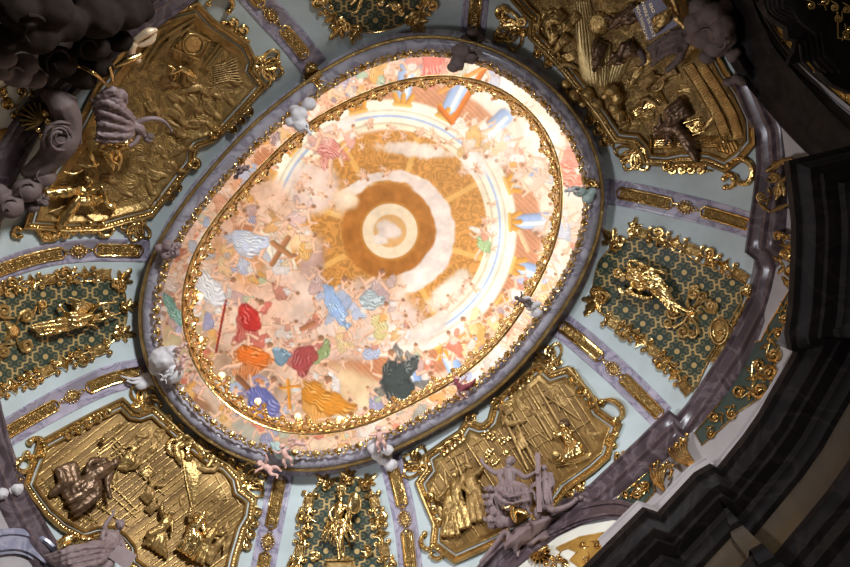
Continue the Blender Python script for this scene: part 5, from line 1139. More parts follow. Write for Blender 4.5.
for k in range(16): b.pt([(600, 28, 5.6), (598+11.5*math.cos(k*.393), 24+12.5*math.sin(k*.393), 3)], .5, 5)
b.build('fluted_parasol', M['goldd'], t)
for i, (x, y, s, p_) in enumerate([(552, 14, 24, 'sit'), (560, 40, 26, 'stand'), (570, 18, 24, 'stand'), (650, 82, 22, 'sit'), (646, 98, 18, 'recline'), (668, 74, 22, 'stand'), (562, 62, 18, 'recline')]):
    put_fig('relief_figure', M['goldd' if i < 3 else 'relief'], t, x+8, y-4, s, toward(x, y), p_, 1 if i % 2 else -1, 2, 1.4, seed=40+i, vox=.013)
b = MB(); b.pillow([(680, 124), (699, 118), (704, 131), (686, 138)], 5, 1, D=2); b.pt([(680, 124, 5), (699, 118, 5), (704, 131, 5), (686, 138, 5)], .8, 6, closed=True); o = b.build('book', M['gold'], t)
b = MB()
for k in range(5): scroll(b, 685+k*3.6, 130-k*1.2+(k % 2)*2, k*1.3, 1.8, 1, .6, 5.4, 1.2)
b.build('cover_ornament', M['gold'], o)
for i, (x, y) in enumerate(((560, 60), (573, 72))): one('rosette', None, M['gold'], t, lambda b: [leaf(b, x, y, k*1.26, 4, 1.5, 3) for k in range(5)])

# --- upper left: pedestal with round medallion
t = relief('tl', 'gilt relief with pedestal and round medallion, upper left, beside dark clouds', (150, 120), .9, M['carved'], 17, None, 7)
crowd(t, [(160, 80), (150, 100), (185, 100), (205, 90), (165, 130), (190, 120), (155, 150), (130, 170), (165, 165), (120, 190), (225, 75), (175, 75), (200, 125), (100, 180), (140, 205)], 20, 390)
crestings(t, [(262, 66, .3, 21), (138, 224, 1.9, 17)])
cscroll(t, [(214, 133, 5, -1.4, 4.4, 2), (194, 163, 5, 2.6, -4.2, 2), (221, 8, 13, -2.8, 3.2, 2.0), (50, 226, 13, 2.9, -3.0, 2.2), (105, 228, 8, .2, 4.0, 1.8), (88, 226, 6, 1, 4.4, 1.6), (18, 232, 5, 1, 4.4, 1.7)])
runs(t, [([(226, 130), (250, 104)], 3.6, 1), ([(164, 198), (178, 180)], 3.4, 1), ([(226, 24), (246, 38)], 4.0, -1), ([(40, 234), (70, 230)], 3.2, 1), ([(58, 228), (98, 226)], 3.0, 1), ([(170, 14), (190, 6)], 3.6, -1)])
b = MB(); b.pillow([(187, 29), (210, 41), (200, 60), (171, 48)], 5, .8, D=2); b.pt([(187, 29, 5), (210, 41, 5), (200, 60, 5), (171, 48, 5)], 1.0, 6, closed=True); o = b.build('pedestal', M['goldd'], t)
b = MB(); b.pillow([(193+9*math.cos(u), 44+9*math.sin(u)) for u in np.linspace(0, 2*pi, 25)[:-1]], 6.5, 5, D=4); b.pt([(193+10.5*math.cos(u), 44+10.5*math.sin(u), 6) for u in np.linspace(0, 2*pi, 27)[:-1]], .9, 6, closed=True); b.build('medallion', M['goldd'], o)['label'] = 'round medallion'
for q in ([(203, 66), (219, 44)], [(206, 68), (222, 47)], [(208, 70), (224, 50)], [(146, 62), (160, 40), (195, 18)], [(150, 64), (165, 44), (192, 26)], [(142, 58), (156, 32), (184, 17)]): one('cornice_block', None, M['goldd'], t, lambda b: b.pt([(x, y, 3) for x, y in q], 1.5, 6))
one('shell_flutes', None, M['relief'], t, lambda b: [b.pt([(170+k*1.4, 34-k*.9, 2.8), (168+k*.4, 44+k*.2, 2.8), (152+k*2.2, 62-k*.4, 2)], .7, 5) for k in range(11)])
one('shell_flutes', None, M['relief'], t, lambda b: [b.pt([(214, 66+k*2.2, 1.6), (224+k*.6, 64+k*2.0, 2.4), (236+k*.6, 58+k*3.0, 1.6)], .55, 5) for k in range(9)])
one('shell_flutes', None, M['relief'], t, lambda b: [b.pt([(186+k*1.5, 104-k*1.2, 1.6), (182+k*2, 110-k*.6, 2.6), (176+k*2.4, 118-k*.6, 1.6)], .6, 5) for k in range(10)])
for i, (x, y, s, p_, fl_) in enumerate([(190, 78, 26, 'recline', 1), (168, 112, 28, 'sit', -1), (206, 106, 24, 'stand', 1), (176, 140, 26, 'recline', 1), (150, 170, 22, 'sit', 1), (222, 92, 22, 'stand', -1), (140, 190, 24, 'recline', -1), (172, 92, 18, 'sit', 1)]):
    put_fig('relief_figure', M['relief'], t, x, y, s, toward(x, y), p_, fl_, -1.0, 1.35, dz=.6, seed=60+i, vox=.013)
for i, (x, y, s, p_, fl_, u) in enumerate([(58, 198, 42, 'recline', 1, .1), (104, 158, 34, 'kneel', -1, -.6), (96, 203, 24, 'recline', -1, .2), (190, 62, 24, 'recline', -1, 2.6)]):
    put_fig('shining_figure', M['gold'], t, x, y, s, u, p_, fl_, 5, 1.35, seed=80+i, vox=.013)
b = MB(); b.chain([(48, 193, 6, 5), (64, 192, 8, 6.5), (74, 190, 8, 5), (78, 196, 6, 3)]); b.chain([(78, 188, 7, 3), (90, 196, 9, 4), (100, 200, 8, 3.4)]); b.chain([(86, 178, 6, 2.5), (90, 182, 7, 3), (84, 188, 7, 2.4)]); b.build('shining_figure', M['gold'], t, remesh=.014, wr=.022)
b = MB(); b.chain([(133, 44, 6, 4.5), (131, 52, 7, 4.5), (138, 60, 7, 3.5)]); b.chain([(136, 40, 7, 3), (148, 32, 8, 4), (156, 30, 7, 2)]); b.chain([(140, 44, 7, 4), (150, 40, 8, 4.5), (154, 34, 7, 3)]); b.build('ribbon', mat('pale gilt ribbon', (.75, .56, .36), .45, .4), t, remesh=.014)
b = MB(); b.pillow([(50, 212), (70, 204), (76, 210), (58, 218)], 3, .6, D=2); b.pt([(50, 212, 3), (70, 204, 3), (76, 210, 3), (58, 218, 3)], .6, 5, closed=True); b.build('book', M['goldd'], t)
# ------------------------------------------------------------------ arches, their crests, frieze ornament
M['shaded'] = mat('dark umber stucco', (.022, .014, .011), .9, 0, .2, 8, col2=(.012, .008, .006), vscale=2)  # near-black base colour puts the corner's deep shade into the stucco
M['shaded'].node_tree.nodes['Principled BSDF'].inputs['Specular IOR Level'].default_value = .08
M['bluearch'] = marble('blue grey marble', (.20, .20, .27), (.32, .30, .36), .28, 1.5)
def arch(name, mid, hw, m, hs=10, sm=6):
    b = MB(); p = spl(mid, sm); b.sweep(p, [(-hw, -1), (-hw, hs), (-hw*.8, hs+2), (-hw*.55, hs+2), (-hw*.45, hs-1), (-hw*.1, hs-1.5), (hw*.25, hs-1), (hw*.35, hs+1), (hw*.6, hs+.5), (hw*.7, hs-3), (hw*.95, hs-4), (hw, -1)])
    return struct(b.build(name, M[m]))
arch('trim_9', [(468, 592), (488, 568), (508, 549), (530, 537), (552, 527), (580, 514.5), (612, 508.5), (632, 514), (656, 534)], 9.5, 'purple')
arch('trim_10', [(-14, 545), (15, 541), (36, 547), (52, 562), (60, 585)], 13, 'bluearch', 9)
arch('trim_11', [(-14, 186), (8, 160), (34, 130), (70, 92), (110, 50), (150, 12), (175, -14)], 7, 'purple', 8)
arch('trim_12', [(722, -25), (733, 14), (747, 46), (763, 71), (795, 108), (826, 140), (880, 188)], 23, 'dark', 24)
arch('trim_13', [(752, 2), (768, 32), (792, 62), (826, 92), (866, 124)], 4.2, 'white', 5)
# lunettes with gilt ornament under the arches
def lunette(name, label, poly, gpoly, scr, at):
    t = thing(name, label, 'wall ornament', P(*at, 1), 'gilt ornament under the arches')
    b = MB(); b.pillow(poly, .8, .8, D=1, step=4, flatrim=True); b.build('cream_ground', M['cream'], t)
    b = MB(); b.pillow(gpoly, 2.2, .8, D=3, step=2.5); b.pt([(x, y, 2) for x, y in gpoly], .8, 6, closed=True); b.build('gilt_field', M['ochre2'], t)
    for x, y, a, r, s in scr: one('scroll', None, M['gold'], t, lambda b: (scroll(b, x, y, a, r, s, r*.25, 3), leaf(b, x-r*math.cos(a), y-r*math.sin(a), a+.5*s, r*1.6, r*.4, 3.4)))
M['ochre2'] = mat('ochre gilt field', (.50, .28, .06), .5, .35, .6, 8, col2=(.34, .18, .035), vscale=3)
lunette('lunette', 'cream lunette with gilt scrollwork under lower right arch', [(524, 556), (552, 539), (580, 526), (614, 520), (640, 528), (615, 560), (590, 592), (505, 592)], [(556, 548), (580, 537), (612, 531), (624, 533), (604, 556), (584, 582), (578, 566), (570, 560), (577, 552), (568, 548), (560, 551)],
        [(566, 560, .4, 4, 1), (557, 556, 2.4, 4, -1), (596, 541, -.2, 4, 1), (584, 548, 2.8, 3.5, 1), (604, 538, .3, 3, -1), (590, 558, 1.2, 4, 1)], (585, 545))
lunette('lunette', 'cream spandrel with gilt filigree at the left edge', [(-20, 72), (60, 88), (40, 118), (18, 142), (-20, 178)], [(-18, 126), (0, 130), (18, 127), (4, 146), (-18, 168)],
        [(8, 98, .2, 6, 1), (12, 108, 2.6, 5, 1), (24, 96, -.6, 5, -1), (18, 114, 1.2, 4, 1), (2, 88, 2.8, 5, -1), (34, 92, .6, 4, 1)], (10, 110))
lunette('lunette', 'cream spandrel with gilt ornament behind black capital, top right', [(760, -15), (800, -15), (880, 60), (880, 128), (836, 92), (800, 60), (776, 30)], [(772, 26), (788, 30), (812, 52), (846, 84), (870, 104), (866, 116), (832, 88), (800, 58)],
        [(785, 38, .7, 4, 1), (806, 56, .8, 4, -1), (828, 76, .7, 4, 1), (750, 2, .2, 6, -1), (846, 94, .7, 4, 1)], (800, 45))
# black capital at the top right
def prism(m, poly, H, dep):
    n = len(poly); a = [Q(x, y, H) for x, y in poly]; up = [p+Vector((0, 0, dep)) for p in a]
    m.add(a+up, [tuple(range(n))]+[(i, (i+1) % n, n+(i+1) % n, n+i) for i in range(n)]+[tuple(range(2*n-1, n-1, -1))])
b = MB(); pol = [(764, -20), (763, 2), (768, 14), (778, 22), (787, 27), (788, 38), (797, 40), (794, 52), (786, 67), (800, 62), (818, 60), (820, 72), (832, 84), (850, 92), (900, 100), (900, -20)]
prism(b, pol, 8.0, .1)
for d, H in ((4, 7.94), (8, 7.9), (13, 7.86), (19, 7.8)): b.pt([(x, y, 0) for x, y in spl([(764+d, -20), (764+d, 1), (769+d*.8, 13-d*.3), (780+d*.7, 20-d*.5), (800, 24-d*.2), (816, 34)], 4)], 1.4, 6, PH(H))
for k in range(5): b.pt([(800+k*5, 44-k*3, 0), (802+k*5.4, 60-k*1.5, 0), (812+k*7, 72, 0)], 1.5, 6, PH(7.9))
t = thing('black_capital', 'black marble capital with gilt ornament at the top right corner', 'capital', Q(820, 40, 8.0)); b.build('block', M['dark'], t)
b = MB(); sf8 = PH(7.8)
for x, y, a, r, s in [(812, 2, .3, 4, 1), (824, 5, .2, 4, -1), (836, 4, .5, 4, 1), (842, 18, 1.5, 4, 1), (846, 30, 1.4, 4, -1), (843, 36, -1.4, 3, 1), (848, 6, .5, 4, 1)]: scroll(b, x, y, a, r, s, r*.28, 2, 1.2, sf8); leaf(b, x, y, a+1, r*1.5, r*.5, 2.5, sf8)
b.pt([(837, 12, 1), (838, 38, 1), (852, 40, 1)], .9, 6, sf8); b.build('gilt_ornament', M['gold'], t)

# ---- crest of the lower right arch: cartouche, bearded man with cross, angels
S = M['stucco']
t = thing('cartouche', 'mauve stucco cartouche with scrolled ends crowning the lower right arch', 'cartouche', P(530, 545, 10)); H = 16
b = MB(); b.pillow([(508, 531), (516, 527), (526, 522), (538, 517), (549, 514), (554, 518), (551, 524), (548, 531), (550, 537), (546, 541), (539, 542), (534, 546), (523, 547), (520, 557), (516, 559), (512, 549), (505, 551), (502, 545), (505, 539), (502, 534)], H+5, 6, D=7, step=1.6)
b.build('shield', S, t)
b = MB(); b.chain([(540, 520, H, 2.5), (536, 515, H+2, 3), (538, 509.5, H+3, 3.4), (545, 508, H+2, 3.4), (556, 510, H, 3.4), (568, 506, H-3, 2.8), (576, 500.5, H-5, 2.2)]); b.ball(538, 515, H+4, 4.2, nu=12, nv=8); swirl(b, 538, 514, H+4, 4.6, .5); b.build('scroll_end', S, t, remesh=.014, relax=1)
b = MB(); b.chain([(508, 540, H, 2.5), (509, 534, H+2, 3), (504, 533, H+2, 3.2), (499, 540, H, 3), (492, 549, H-3, 2.6), (481, 562, H-6, 2)]); b.build('scroll_end', S, t, remesh=.014, relax=1)
b = MB()
for x, y in ((576, 500), (581, 498), (585, 500)): b.ball(x, y, H-5, 2.6, nu=10, nv=7, lump=.4)
b.build('shell_finial', S, t)
t = thing('acanthus_spray', 'gilt acanthus spray hanging under the mauve cartouche', 'leaf ornament', P(540, 556, 8), 'gilt leaf sprays'); b = MB()
for k in range(9): leaf(b, 538, 551, .1+k*.38-.6, 15-abs(k-4)*.6, 3, 14)
for k in range(3): scroll(b, 546+5*k, 560+2*k, .4*k, 3.4, (-1)**k, 1, 12)
b.build('leaf', M['gold'], t)
H = 26
t = thing('stucco_statue', 'mauve stucco bearded man with bare chest raising one arm beside a cross', 'statue', P(512, 515, 16), 'mauve stucco figures')
b = MB(); ch = lambda *p: b.chain(p)
ch((509.5, 469, H+2, 2.8), (510, 465, H+3, 2.4)); b.ball(509.6, 461.8, H+4, 4.2, 4.8, 4.6); b.ball(507.6, 463.2, H+8.4, .9, 1.4, 1.0); b.ball(508.2, 460.8, H+7.6, 1.9, .6, .7, .3); b.ball(513.6, 462.4, H+4, .8, 1.2, .8)
ch((502, 472, H+1, 3.0), (509, 470, H+2, 4.4), (517.5, 472.5, H+1, 3.0)); ch((509.5, 472, H+1, 6.4), (510, 478, H+2, 6.2), (510.5, 484, H+1, 6.0))
ch((501.5, 471.5, H+1, 3.2), (496, 473, H+2, 2.8), (490.5, 470, H+3, 2.5), (483, 463.5, H+4, 1.7)); b.ball(481.8, 461, H+4, 1.8, 2.0, 1.3)
for k in range(4): b.chain([(481.6, 461, H+4, .8), (480.0+k*.9, 457.6+abs(k-1.5)*.5, H+4.5, .5)])
b.chain([(482.6, 461.8, H+4, .7), (484.6, 459.4, H+5, .5)])
ch((518, 472.5, H+1, 3.2), (524.5, 477, H+3, 2.7), (529, 476, H+4, 2.3), (534.5, 472.5, H+5, 1.6)); b.ball(536, 472, H+5.5, 1.9, 1.7, 1.5)
for k in range(4): b.chain([(536, 470.9+k*.9, H+6, .6), (538.4, 470.4+k*1.0, H+7, .6), (539.4, 470.8+k*1.0, H+5.5, .5)])
ch((506, 485, H, 4.6), (499.5, 489, H+5, 4.2), (497, 498, H+3, 3.2), (499, 510, H, 2.2), (496, 513, H+1, 1.6)); ch((514, 485, H, 4.6), (525, 490, H+5, 4.2), (529, 500, H+3, 3.0), (528, 511, H, 2.1), (531, 514, H+1, 1.6)); b.build('body', S, t, remesh=.0095, relax=1)
b = MB(); b.ball(511, 460.4, H+2.6, 4.4, 4.2, 4.6, lump=.35); b.ball(508.4, 466.6, H+6, 2.2, 2.6, 2, lump=.5); b.build('hair_and_beard', S, t)
b = MB()
for k in range(9): b.chain([(502+k*1.9, 483+.4*abs(k-4), H+3, 2.6), (498+k*3.6, 488+abs(k-4)*.3, H+8+(k % 2)*1.6, 2.6), (499+k*3.6, 499, H+6+(k % 2)*1.5, 2.5), (503+k*3.0, 511-abs(k-4)*.6, H+1, 1.7)])
for (q0, q1, q2) in [((498, 489, H+10), (510, 496, H+13), (530, 492, H+9)), ((496, 495, H+9), (508, 503, H+12), (529, 500, H+9))]: b.chain([(*q0, 1.8), (*q1, 3.0), (*q2, 1.6)])
b.chain([(500, 484, H+4, 2.2), (510, 482, H+7, 2.4), (522, 485, H+6, 2.4), (533, 492, H+3, 2.2), (535, 500, H, 1.6)]); b.chain([(503, 471, H+3, 2.2), (500, 477, H+5, 2.2), (504, 483, H+6, 2)]); b.build('drapery', S, t, remesh=.0105, relax=1, wr=.03)
t = thing('stucco_cross', 'mauve stucco cross held by the bearded man', 'cross', P(538, 500, 22)); b = MB()
for (p, q, w) in [((537.5, 452.5), (539.5, 512), 2.5), ((530, 487), (547, 476), 2.0)]:
    a = math.atan2(q[1]-p[1], q[0]-p[0]); Ln = math.hypot(q[0]-p[0], q[1]-p[1]); L = loc(*p, a); lo, hi = H-4, H+1
    vs = [P(*L(u, v)[:2], z) for z in (lo, hi) for u, v in ((0, -w), (Ln, -w), (Ln, w), (0, w))]
    b.add(vs, [(0, 1, 2, 3), (4, 5, 6, 7), (0, 1, 5, 4), (1, 2, 6, 5), (2, 3, 7, 6), (3, 0, 4, 7)])
b.build('beam', S, t, smooth=False)
t = thing('angel_group', 'mauve stucco cherub heads and clouds left of the bearded man', 'cherubs', P(494, 510, 14), 'mauve stucco figures'); b = MB()
heap(b, [(493, 498, H-8, 7), (497, 512, H-6, 8), (503, 521, H-5, 8), (493, 524, H-8, 6), (510, 522, H-6, 6), (490, 510, H-9, 5)]); b.build('cloud', S, t, remesh=.02, relax=2)
for x, y, r in ((490.5, 488.5, 4), (491, 503, 4.2), (500, 514, 4.2), (490.5, 519, 4.4), (487, 496, 3)):
    b = MB(); b.ball(x, y, H-1, r, r*.95, r); b.ball(x+.4, y+.6, H+r-1.2, .7); b.ball(x-r*.3, y+r*.45, H+r*.5-1, r*.35); b.ball(x+r*.45, y+r*.4, H+r*.5-1, r*.35)
    for k in range(3): b.chain([(x-r*.7, y+k, H-2, 1.3), (x-r*1.6, y+1.6*k-2, H-3, .7)]); b.chain([(x+r*.7, y+k, H-2, 1.3), (x+r*1.6, y+1.8*k-2, H-3, .7)])
    b.build('cherub_head', S, t, remesh=.009, relax=1)
t = thing('stucco_angel', 'mauve stucco angel half hidden behind the cross', 'angel', P(546, 500, 16), 'mauve stucco figures'); b = MB()
b.chain([(545, 475, H-5, 4), (546, 484, H-4, 4.6), (546, 494, H-5, 4.4), (548, 504, H-8, 3)]); b.ball(544, 468, H-3, 3.6); b.chain([(549, 478, H-5, 2.2), (552, 485, H-4, 2), (547, 489, H-1, 1.6)]); b.chain([(541, 478, H-5, 2), (538, 484, H-3, 1.6)])
for k in range(4): b.chain([(543+k*2, 486, H-3, 1.8), (542+k*3, 497, H-2+(k % 2), 1.7), (544+k*3, 506, H-7, 1.1)])
b.build('body', S, t, remesh=.011, relax=1); b = MB()
for k in range(4): b.chain([(548, 474+k, H-7, 1.8), (552+k*.6, 474+k*3, H-8, 1.6), (553-k*.4, 482+k*3, H-9, .8)])
b.build('wing', S, t, remesh=.011, relax=1)
t = thing('gilded_ox', 'small gilded horned ox head at the feet of the bearded man', 'ox', P(514, 516, 24)); b = MB()
b.chain([(513, 508, H+9, 3), (513.5, 515, H+9, 3.6), (515.5, 521, H+10, 2)]); b.chain([(519, 511, H+7, 3), (526, 513, H+6, 2.4)]); b.chain([(532, 516, H+5, 2), (534, 519, H+5, 1.4)]); b.ball(511, 505, H+9, 1.6); b.build('body', M['gold'], t, remesh=.01, relax=1)
b = MB(); b.pt([(511, 506, H+10), (504, 508, H+10), (501, 505, H+10)], [1.2, .9, .4], 7, sm=4); b.pt([(515, 505, H+10), (520, 502.5, H+10), (521, 497, H+10)], [1.2, .9, .4], 7, sm=4); b.build('horn', M['gold'], t)

# ---- crest of the lower left arch
H = 24; t = thing('stucco_statue', 'mauve stucco crowned woman reclining with a raised arm, bottom left corner', 'statue', P(90, 562, 12), 'mauve stucco figures')
b = MB(); ch = lambda *p: b.chain(p)
ch((117, 533, H, 2.4), (119, 529, H+1, 2.1)); b.ball(120.5, 525.5, H+2, 3.9, 4.4, 4.2); b.ball(121.6, 527, H+6, .8, 1.2, .9); b.ball(121.4, 525, H+5.4, 1.6, .5, .6, .2)
ch((107, 534, H, 3), (114, 536, H+1, 4.2), (121, 541, H, 3)); ch((114, 537, H, 6), (113, 544, H+1, 5.8), (111, 552, H, 6))
ch((107, 534, H, 3), (104.5, 527, H+2, 2.6), (108, 521, H+3, 2.3), (112.6, 515, H+4, 1.5)); b.ball(113.4, 513, H+4, 1.6, 1.8, 1.2)
for k in range(4): b.chain([(113.6, 512.6, H+4, .7), (112.6+k*.9, 509.8+abs(k-1.5)*.4, H+4, .45)])
ch((121, 541, H, 3), (123, 548, H+4, 2.6), (117, 552, H+7, 2)); ch((110, 554, H, 5.4), (97, 552, H+5, 4.6), (86, 560, H+3, 3.4), (70, 566, H, 2.4)); ch((111, 556, H, 5.4), (108, 566, H+5, 4.4), (96, 574, H+2, 3.2)); b.build('body', S, t, remesh=.0105, relax=1)
b = MB()
for k in range(8): b.chain([(112-k*.4, 547+k*1.5, H+4, 2.8), (98-k*.5, 544+k*2.8, H+7+(k % 2)*1.6, 2.8), (78-k*.5, 547+k*3.0, H+4+(k % 2)*1.5, 2.6), (46+k*2, 556+k*2.0, H-3, 1.9)])
for k in range(4): b.chain([(108+k*2, 536+k*.5, H+3, 1.8), (106+k*2.4, 543, H+6+(k % 2), 1.8), (108+k*2.4, 550, H+4, 1.6)])
b.chain([(104, 531, H+2, 2.4), (102, 538, H+3, 2.6), (106, 545, H+4, 2.4)]); b.build('drapery', S, t, remesh=.012, relax=1, wr=.03)
b = MB(); b.ball(120, 524, H+1, 4.2, 4, 4.2, lump=.3); b.build('hair', S, t); b = MB()
for k in range(6): b.chain([(116.5+k*1.5, 522.6-.3*(2.5-abs(k-2.5)), H+3, .9), (116+k*1.7, 519.6-.4*(2.5-abs(k-2.5)), H+3, .5)])
b.build('crown', S, t)
t = thing('stucco_tablet', 'mauve stucco open book slab held by the crowned woman', 'book', P(122, 556, 22)); b = MB()
for pol in ([(118, 545), (128, 549), (119, 565), (108, 557)], [(128, 549), (137, 555), (127, 571), (119, 565)]):
    vs = [P(x, y, z) for z in (H+6, H+9) for x, y in pol]; b.add(vs, [(0, 1, 2, 3), (4, 5, 6, 7), (0, 1, 5, 4), (1, 2, 6, 5), (2, 3, 7, 6), (3, 0, 4, 7)])
b.build('page', S, t, smooth=False)
t = thing('gilded_cluster', 'gilded feathered cluster behind the reclining crowned woman', 'ornament', P(74, 545, 14)); b = MB()
for k in range(9): b.chain([(84-k*1.2, 544-k*.4, 17, 3), (72-k*1.0, 536+k*1.2, 20+(k % 2)*2, 2.8), (58+k*.4, 541+k*1.5, 17, 1.4)])
for k in range(5): b.chain([(74+3*k, 540, 21, 2), (80+3.6*k, 536+k, 22, 1.6), (92+k, 536+2*k, 18, 1)])
b.build('feathers', M['gold'], t, remesh=.014, relax=1, wr=.03)
t = thing('stucco_finial', 'blue grey stucco knob where mouldings meet at lower left edge', 'finial', P(14, 490, 8)); b = MB()
b.ball(17, 489, 10, 6, 5.4, 5, lump=.3); b.ball(10, 491, 9, 4, lump=.3); b.ball(2, 494, 9, 6, lump=.3); b.build('knob', M['cloud'], t)

# ---- crest of the upper left arch: dark clouds, volute, leaning figure, gilt shell
B_ = M['brownst']
t = thing('crest_cloud', 'large shaded cloud mass filling the upper left corner', 'cloud', P(60, 40, 20), 'dark stucco clouds of the crest'); b = MB()
heap(b, [(4, 40, 34, 17), (34, 32, 44, 24, 22), (62, 22, 40, 24, 20), (92, 46, 40, 17, 15), (96, 16, 34, 26, 22), (124, 12, 26, 22, 18), (118, 40, 28, 14, 12), (138, 8, 20, 16), (58, 62, 36, 18, 16), (74, 70, 32, 16), (18, 10, 30, 22), (100, 66, 26, 13), (84, 80, 24, 12, 10), (48, 6, 36, 24)], lump=.12); o = b.build('lobes', M['shaded'], t, remesh=.035, relax=4)  # some lobes added to fill a gap of deep shade

one('swirl', None, M['shaded'], o, lambda b: swirl(b, 90, 48, 46, 13, .4))
one('swirl', None, M['shaded'], o, lambda b: swirl(b, 60, 62, 42, 15, 2.2))
one('swirl', None, M['shaded'], o, lambda b: swirl(b, 34, 32, 52, 18, 4.0))
t = thing('crest_cloud', 'purple brown rounded cloud at left edge under the dark cloud mass', 'cloud', P(14, 75, 20), 'dark stucco clouds of the crest'); b = MB()
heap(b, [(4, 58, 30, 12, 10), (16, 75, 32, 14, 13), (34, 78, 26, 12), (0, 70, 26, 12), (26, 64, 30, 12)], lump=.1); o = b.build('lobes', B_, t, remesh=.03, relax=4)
one('swirl', None, B_, o, lambda b: swirl(b, 17, 75, 34, 11, 1.2))
t = thing('volute', 'big mauve brown stucco volute leaning over the left spandrel', 'volute', P(58, 140, 20)); b = MB()
b.chain([(50, 96, 26, 9), (60, 102, 30, 13), (66, 114, 30, 14), (66, 126, 30, 15), (60, 140, 32, 17), (52, 156, 28, 13), (38, 168, 24, 10), (28, 172, 20, 7)]); b.chain([(48, 92, 28, 4), (58, 98, 34, 5), (74, 100, 32, 4)])
o = b.build('scroll', B_, t, remesh=.028, relax=3); b = MB(); swirl(b, 59, 139, 38, 17, 2.6, turns=1.4); swirl(b, 60, 137, 42, 11, 2.6, turns=1.2); b.pt([(46, 128, 40), (60, 122, 46), (78, 128, 40), (80, 144, 38)], 1.6, 6, sm=5); b.build('spiral_ridge', B_, o)
t = thing('crest_cloud', 'string of brown cloud balls below the volute at the left edge', 'cloud', P(20, 195, 16), 'dark stucco clouds of the crest'); b = MB()
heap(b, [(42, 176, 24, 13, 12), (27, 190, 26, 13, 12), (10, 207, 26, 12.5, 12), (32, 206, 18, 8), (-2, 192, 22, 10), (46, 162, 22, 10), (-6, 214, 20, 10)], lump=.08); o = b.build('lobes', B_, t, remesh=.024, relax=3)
one('swirl', None, B_, o, lambda b: swirl(b, 28, 189, 28, 11, .6))
one('swirl', None, B_, o, lambda b: swirl(b, 11, 206, 28, 10, 2.0))
one('swirl', None, B_, o, lambda b: swirl(b, 42, 175, 26, 11, 3.6))
b = MB(); heap(b, [(38, 200, 26, 4), (44, 203, 26, 4), (46, 199, 24, 3), (42, 196, 26, 3)], lump=.5); b.build('flower', B_, t)
H = 30; t = thing('stucco_statue', 'mauve stucco figure with streaming robe stretching an arm over upper left relief', 'statue', P(100, 130, 16), 'mauve stucco figures'); b = MB(); ch = lambda *p: b.chain(p)
ch((128, 124, H, 6), (138, 127, H+1, 5.5), (141, 131, H, 4.5)); ch((142, 132, H, 2.4), (145, 136, H, 2.2)); b.ball(148, 139, H, 4.6, 4.2, 4.4); b.ball(149.5, 141, H+4, .9)
ch((138, 122, H+1, 3), (146, 119, H+2, 2.6), (156, 118.5, H+2, 2.3), (164, 121.5, H+2, 1.9), (170, 128, H+2, 1.4)); b.ball(171.4, 130.4, H+2, 1.4, 1.8, 1.1)
for k in range(4): b.chain([(171, 130, H+2, .6), (170.2+k*.8, 133-.2*k, H+2, .45)])
ch((139, 133, H, 2.8), (136, 141, H+3, 2.4), (130, 146, H+5, 1.8)); ch((126, 122, H, 5.6), (112, 112, H+5, 5), (104, 122, H+3, 3.6)); ch((124, 128, H, 5.4), (114, 134, H+5, 4.6), (104, 142, H+2, 3)); b.build('body', S, t, remesh=.011, relax=1)
b = MB()
for k in range(9): b.chain([(134-k*.4, 119+k*1.8, H+4, 2.6), (124-k*.5, 108+k*4.0, H+8+(k % 2)*2, 3.0), (108-k*1.4, 96+k*5.4, H+5+(k % 2)*2, 3.0), (92+k*1.2, 100+k*5.0, H-2, 2.0)])
for k in range(5): b.chain([(122, 96+k*2, H+3, 2.8), (112+k, 90+k*3, H+6+(k % 2)*1.5, 3), (98+k*2, 96+k*2.5, H+2, 2.2)])
b.chain([(112, 94, H+2, 3), (122, 93, H+3, 3.4), (125, 102, H+3, 3)]); b.build('drapery', S, t, remesh=.013, relax=1, wr=.03); b = MB(); b.ball(149, 137, H, 4.8, 4.4, 4.6, lump=.5); b.build('hair', M['brownst'], t)
t = thing('gilded_putti', 'shining gilded tumbling figures under the mauve arm, upper left relief', 'figures', P(105, 155, 8)); b = MB()
for p in ([(88, 150, 16, 2), (92, 158, 18, 2.4), (96, 168, 15, 1.4)], [(100, 148, 18, 3), (108, 152, 20, 3.6), (112, 160, 18, 2.6), (118, 164, 16, 1.6)], [(108, 146, 18, 2.4), (116, 150, 20, 3), (121, 158, 18, 2.2), (118, 170, 15, 1.3)], [(78, 164, 14, 1.6), (88, 166, 16, 2), (98, 164, 16, 1.8)], [(112, 144, 16, 1.8), (122, 144, 18, 1.6), (128, 148, 16, 1.2)], [(64, 172, 12, 1.4), (74, 174, 14, 1.4), (82, 170, 14, 1.2)]): b.chain(p)
b.ball(102, 144, 20, 3); b.ball(126, 146, 18, 1.8); b.build('body', M['gold'], t, remesh=.012, relax=1)
t = thing('gilded_shell', 'gilt fan shaped shell leaf beside the big volute', 'shell', P(46, 122, 16)); b = MB()
for k in range(8): leaf(b, 42, 122, 2.7+k*.27, 27-abs(k-3.5)*1.6, 3.6, 26)
o = b.build('fan', M['goldd'], t); b = MB()
for x, y, r in ((46, 113, 4), (48, 121, 3.4), (58, 119, 2.4), (38, 130, 2.6), (42, 136, 3), (52, 126, 4)): b.ball(x, y, 32, r, lump=.3)
b.build('berry', M['gold'], t)
b = MB(); t = thing('gilt_ribbon', 'gilt curved ribbon at the edge of the dark clouds, upper left', 'ribbon', P(95, 75, 16)); b.chain([(78, 66, 46, 2), (90, 71, 48, 2.2), (100, 78, 46, 2), (108, 86, 42, 1)]); b.chain([(110, 68, 38, 1.8), (112, 76, 39, 2), (113, 83, 37, 1.2)]); b.chain([(116, 66, 36, 2), (128, 60, 38, 3.4), (140, 55, 34, 3)]); b.build('band', M['gold'], t, remesh=.014, relax=1)

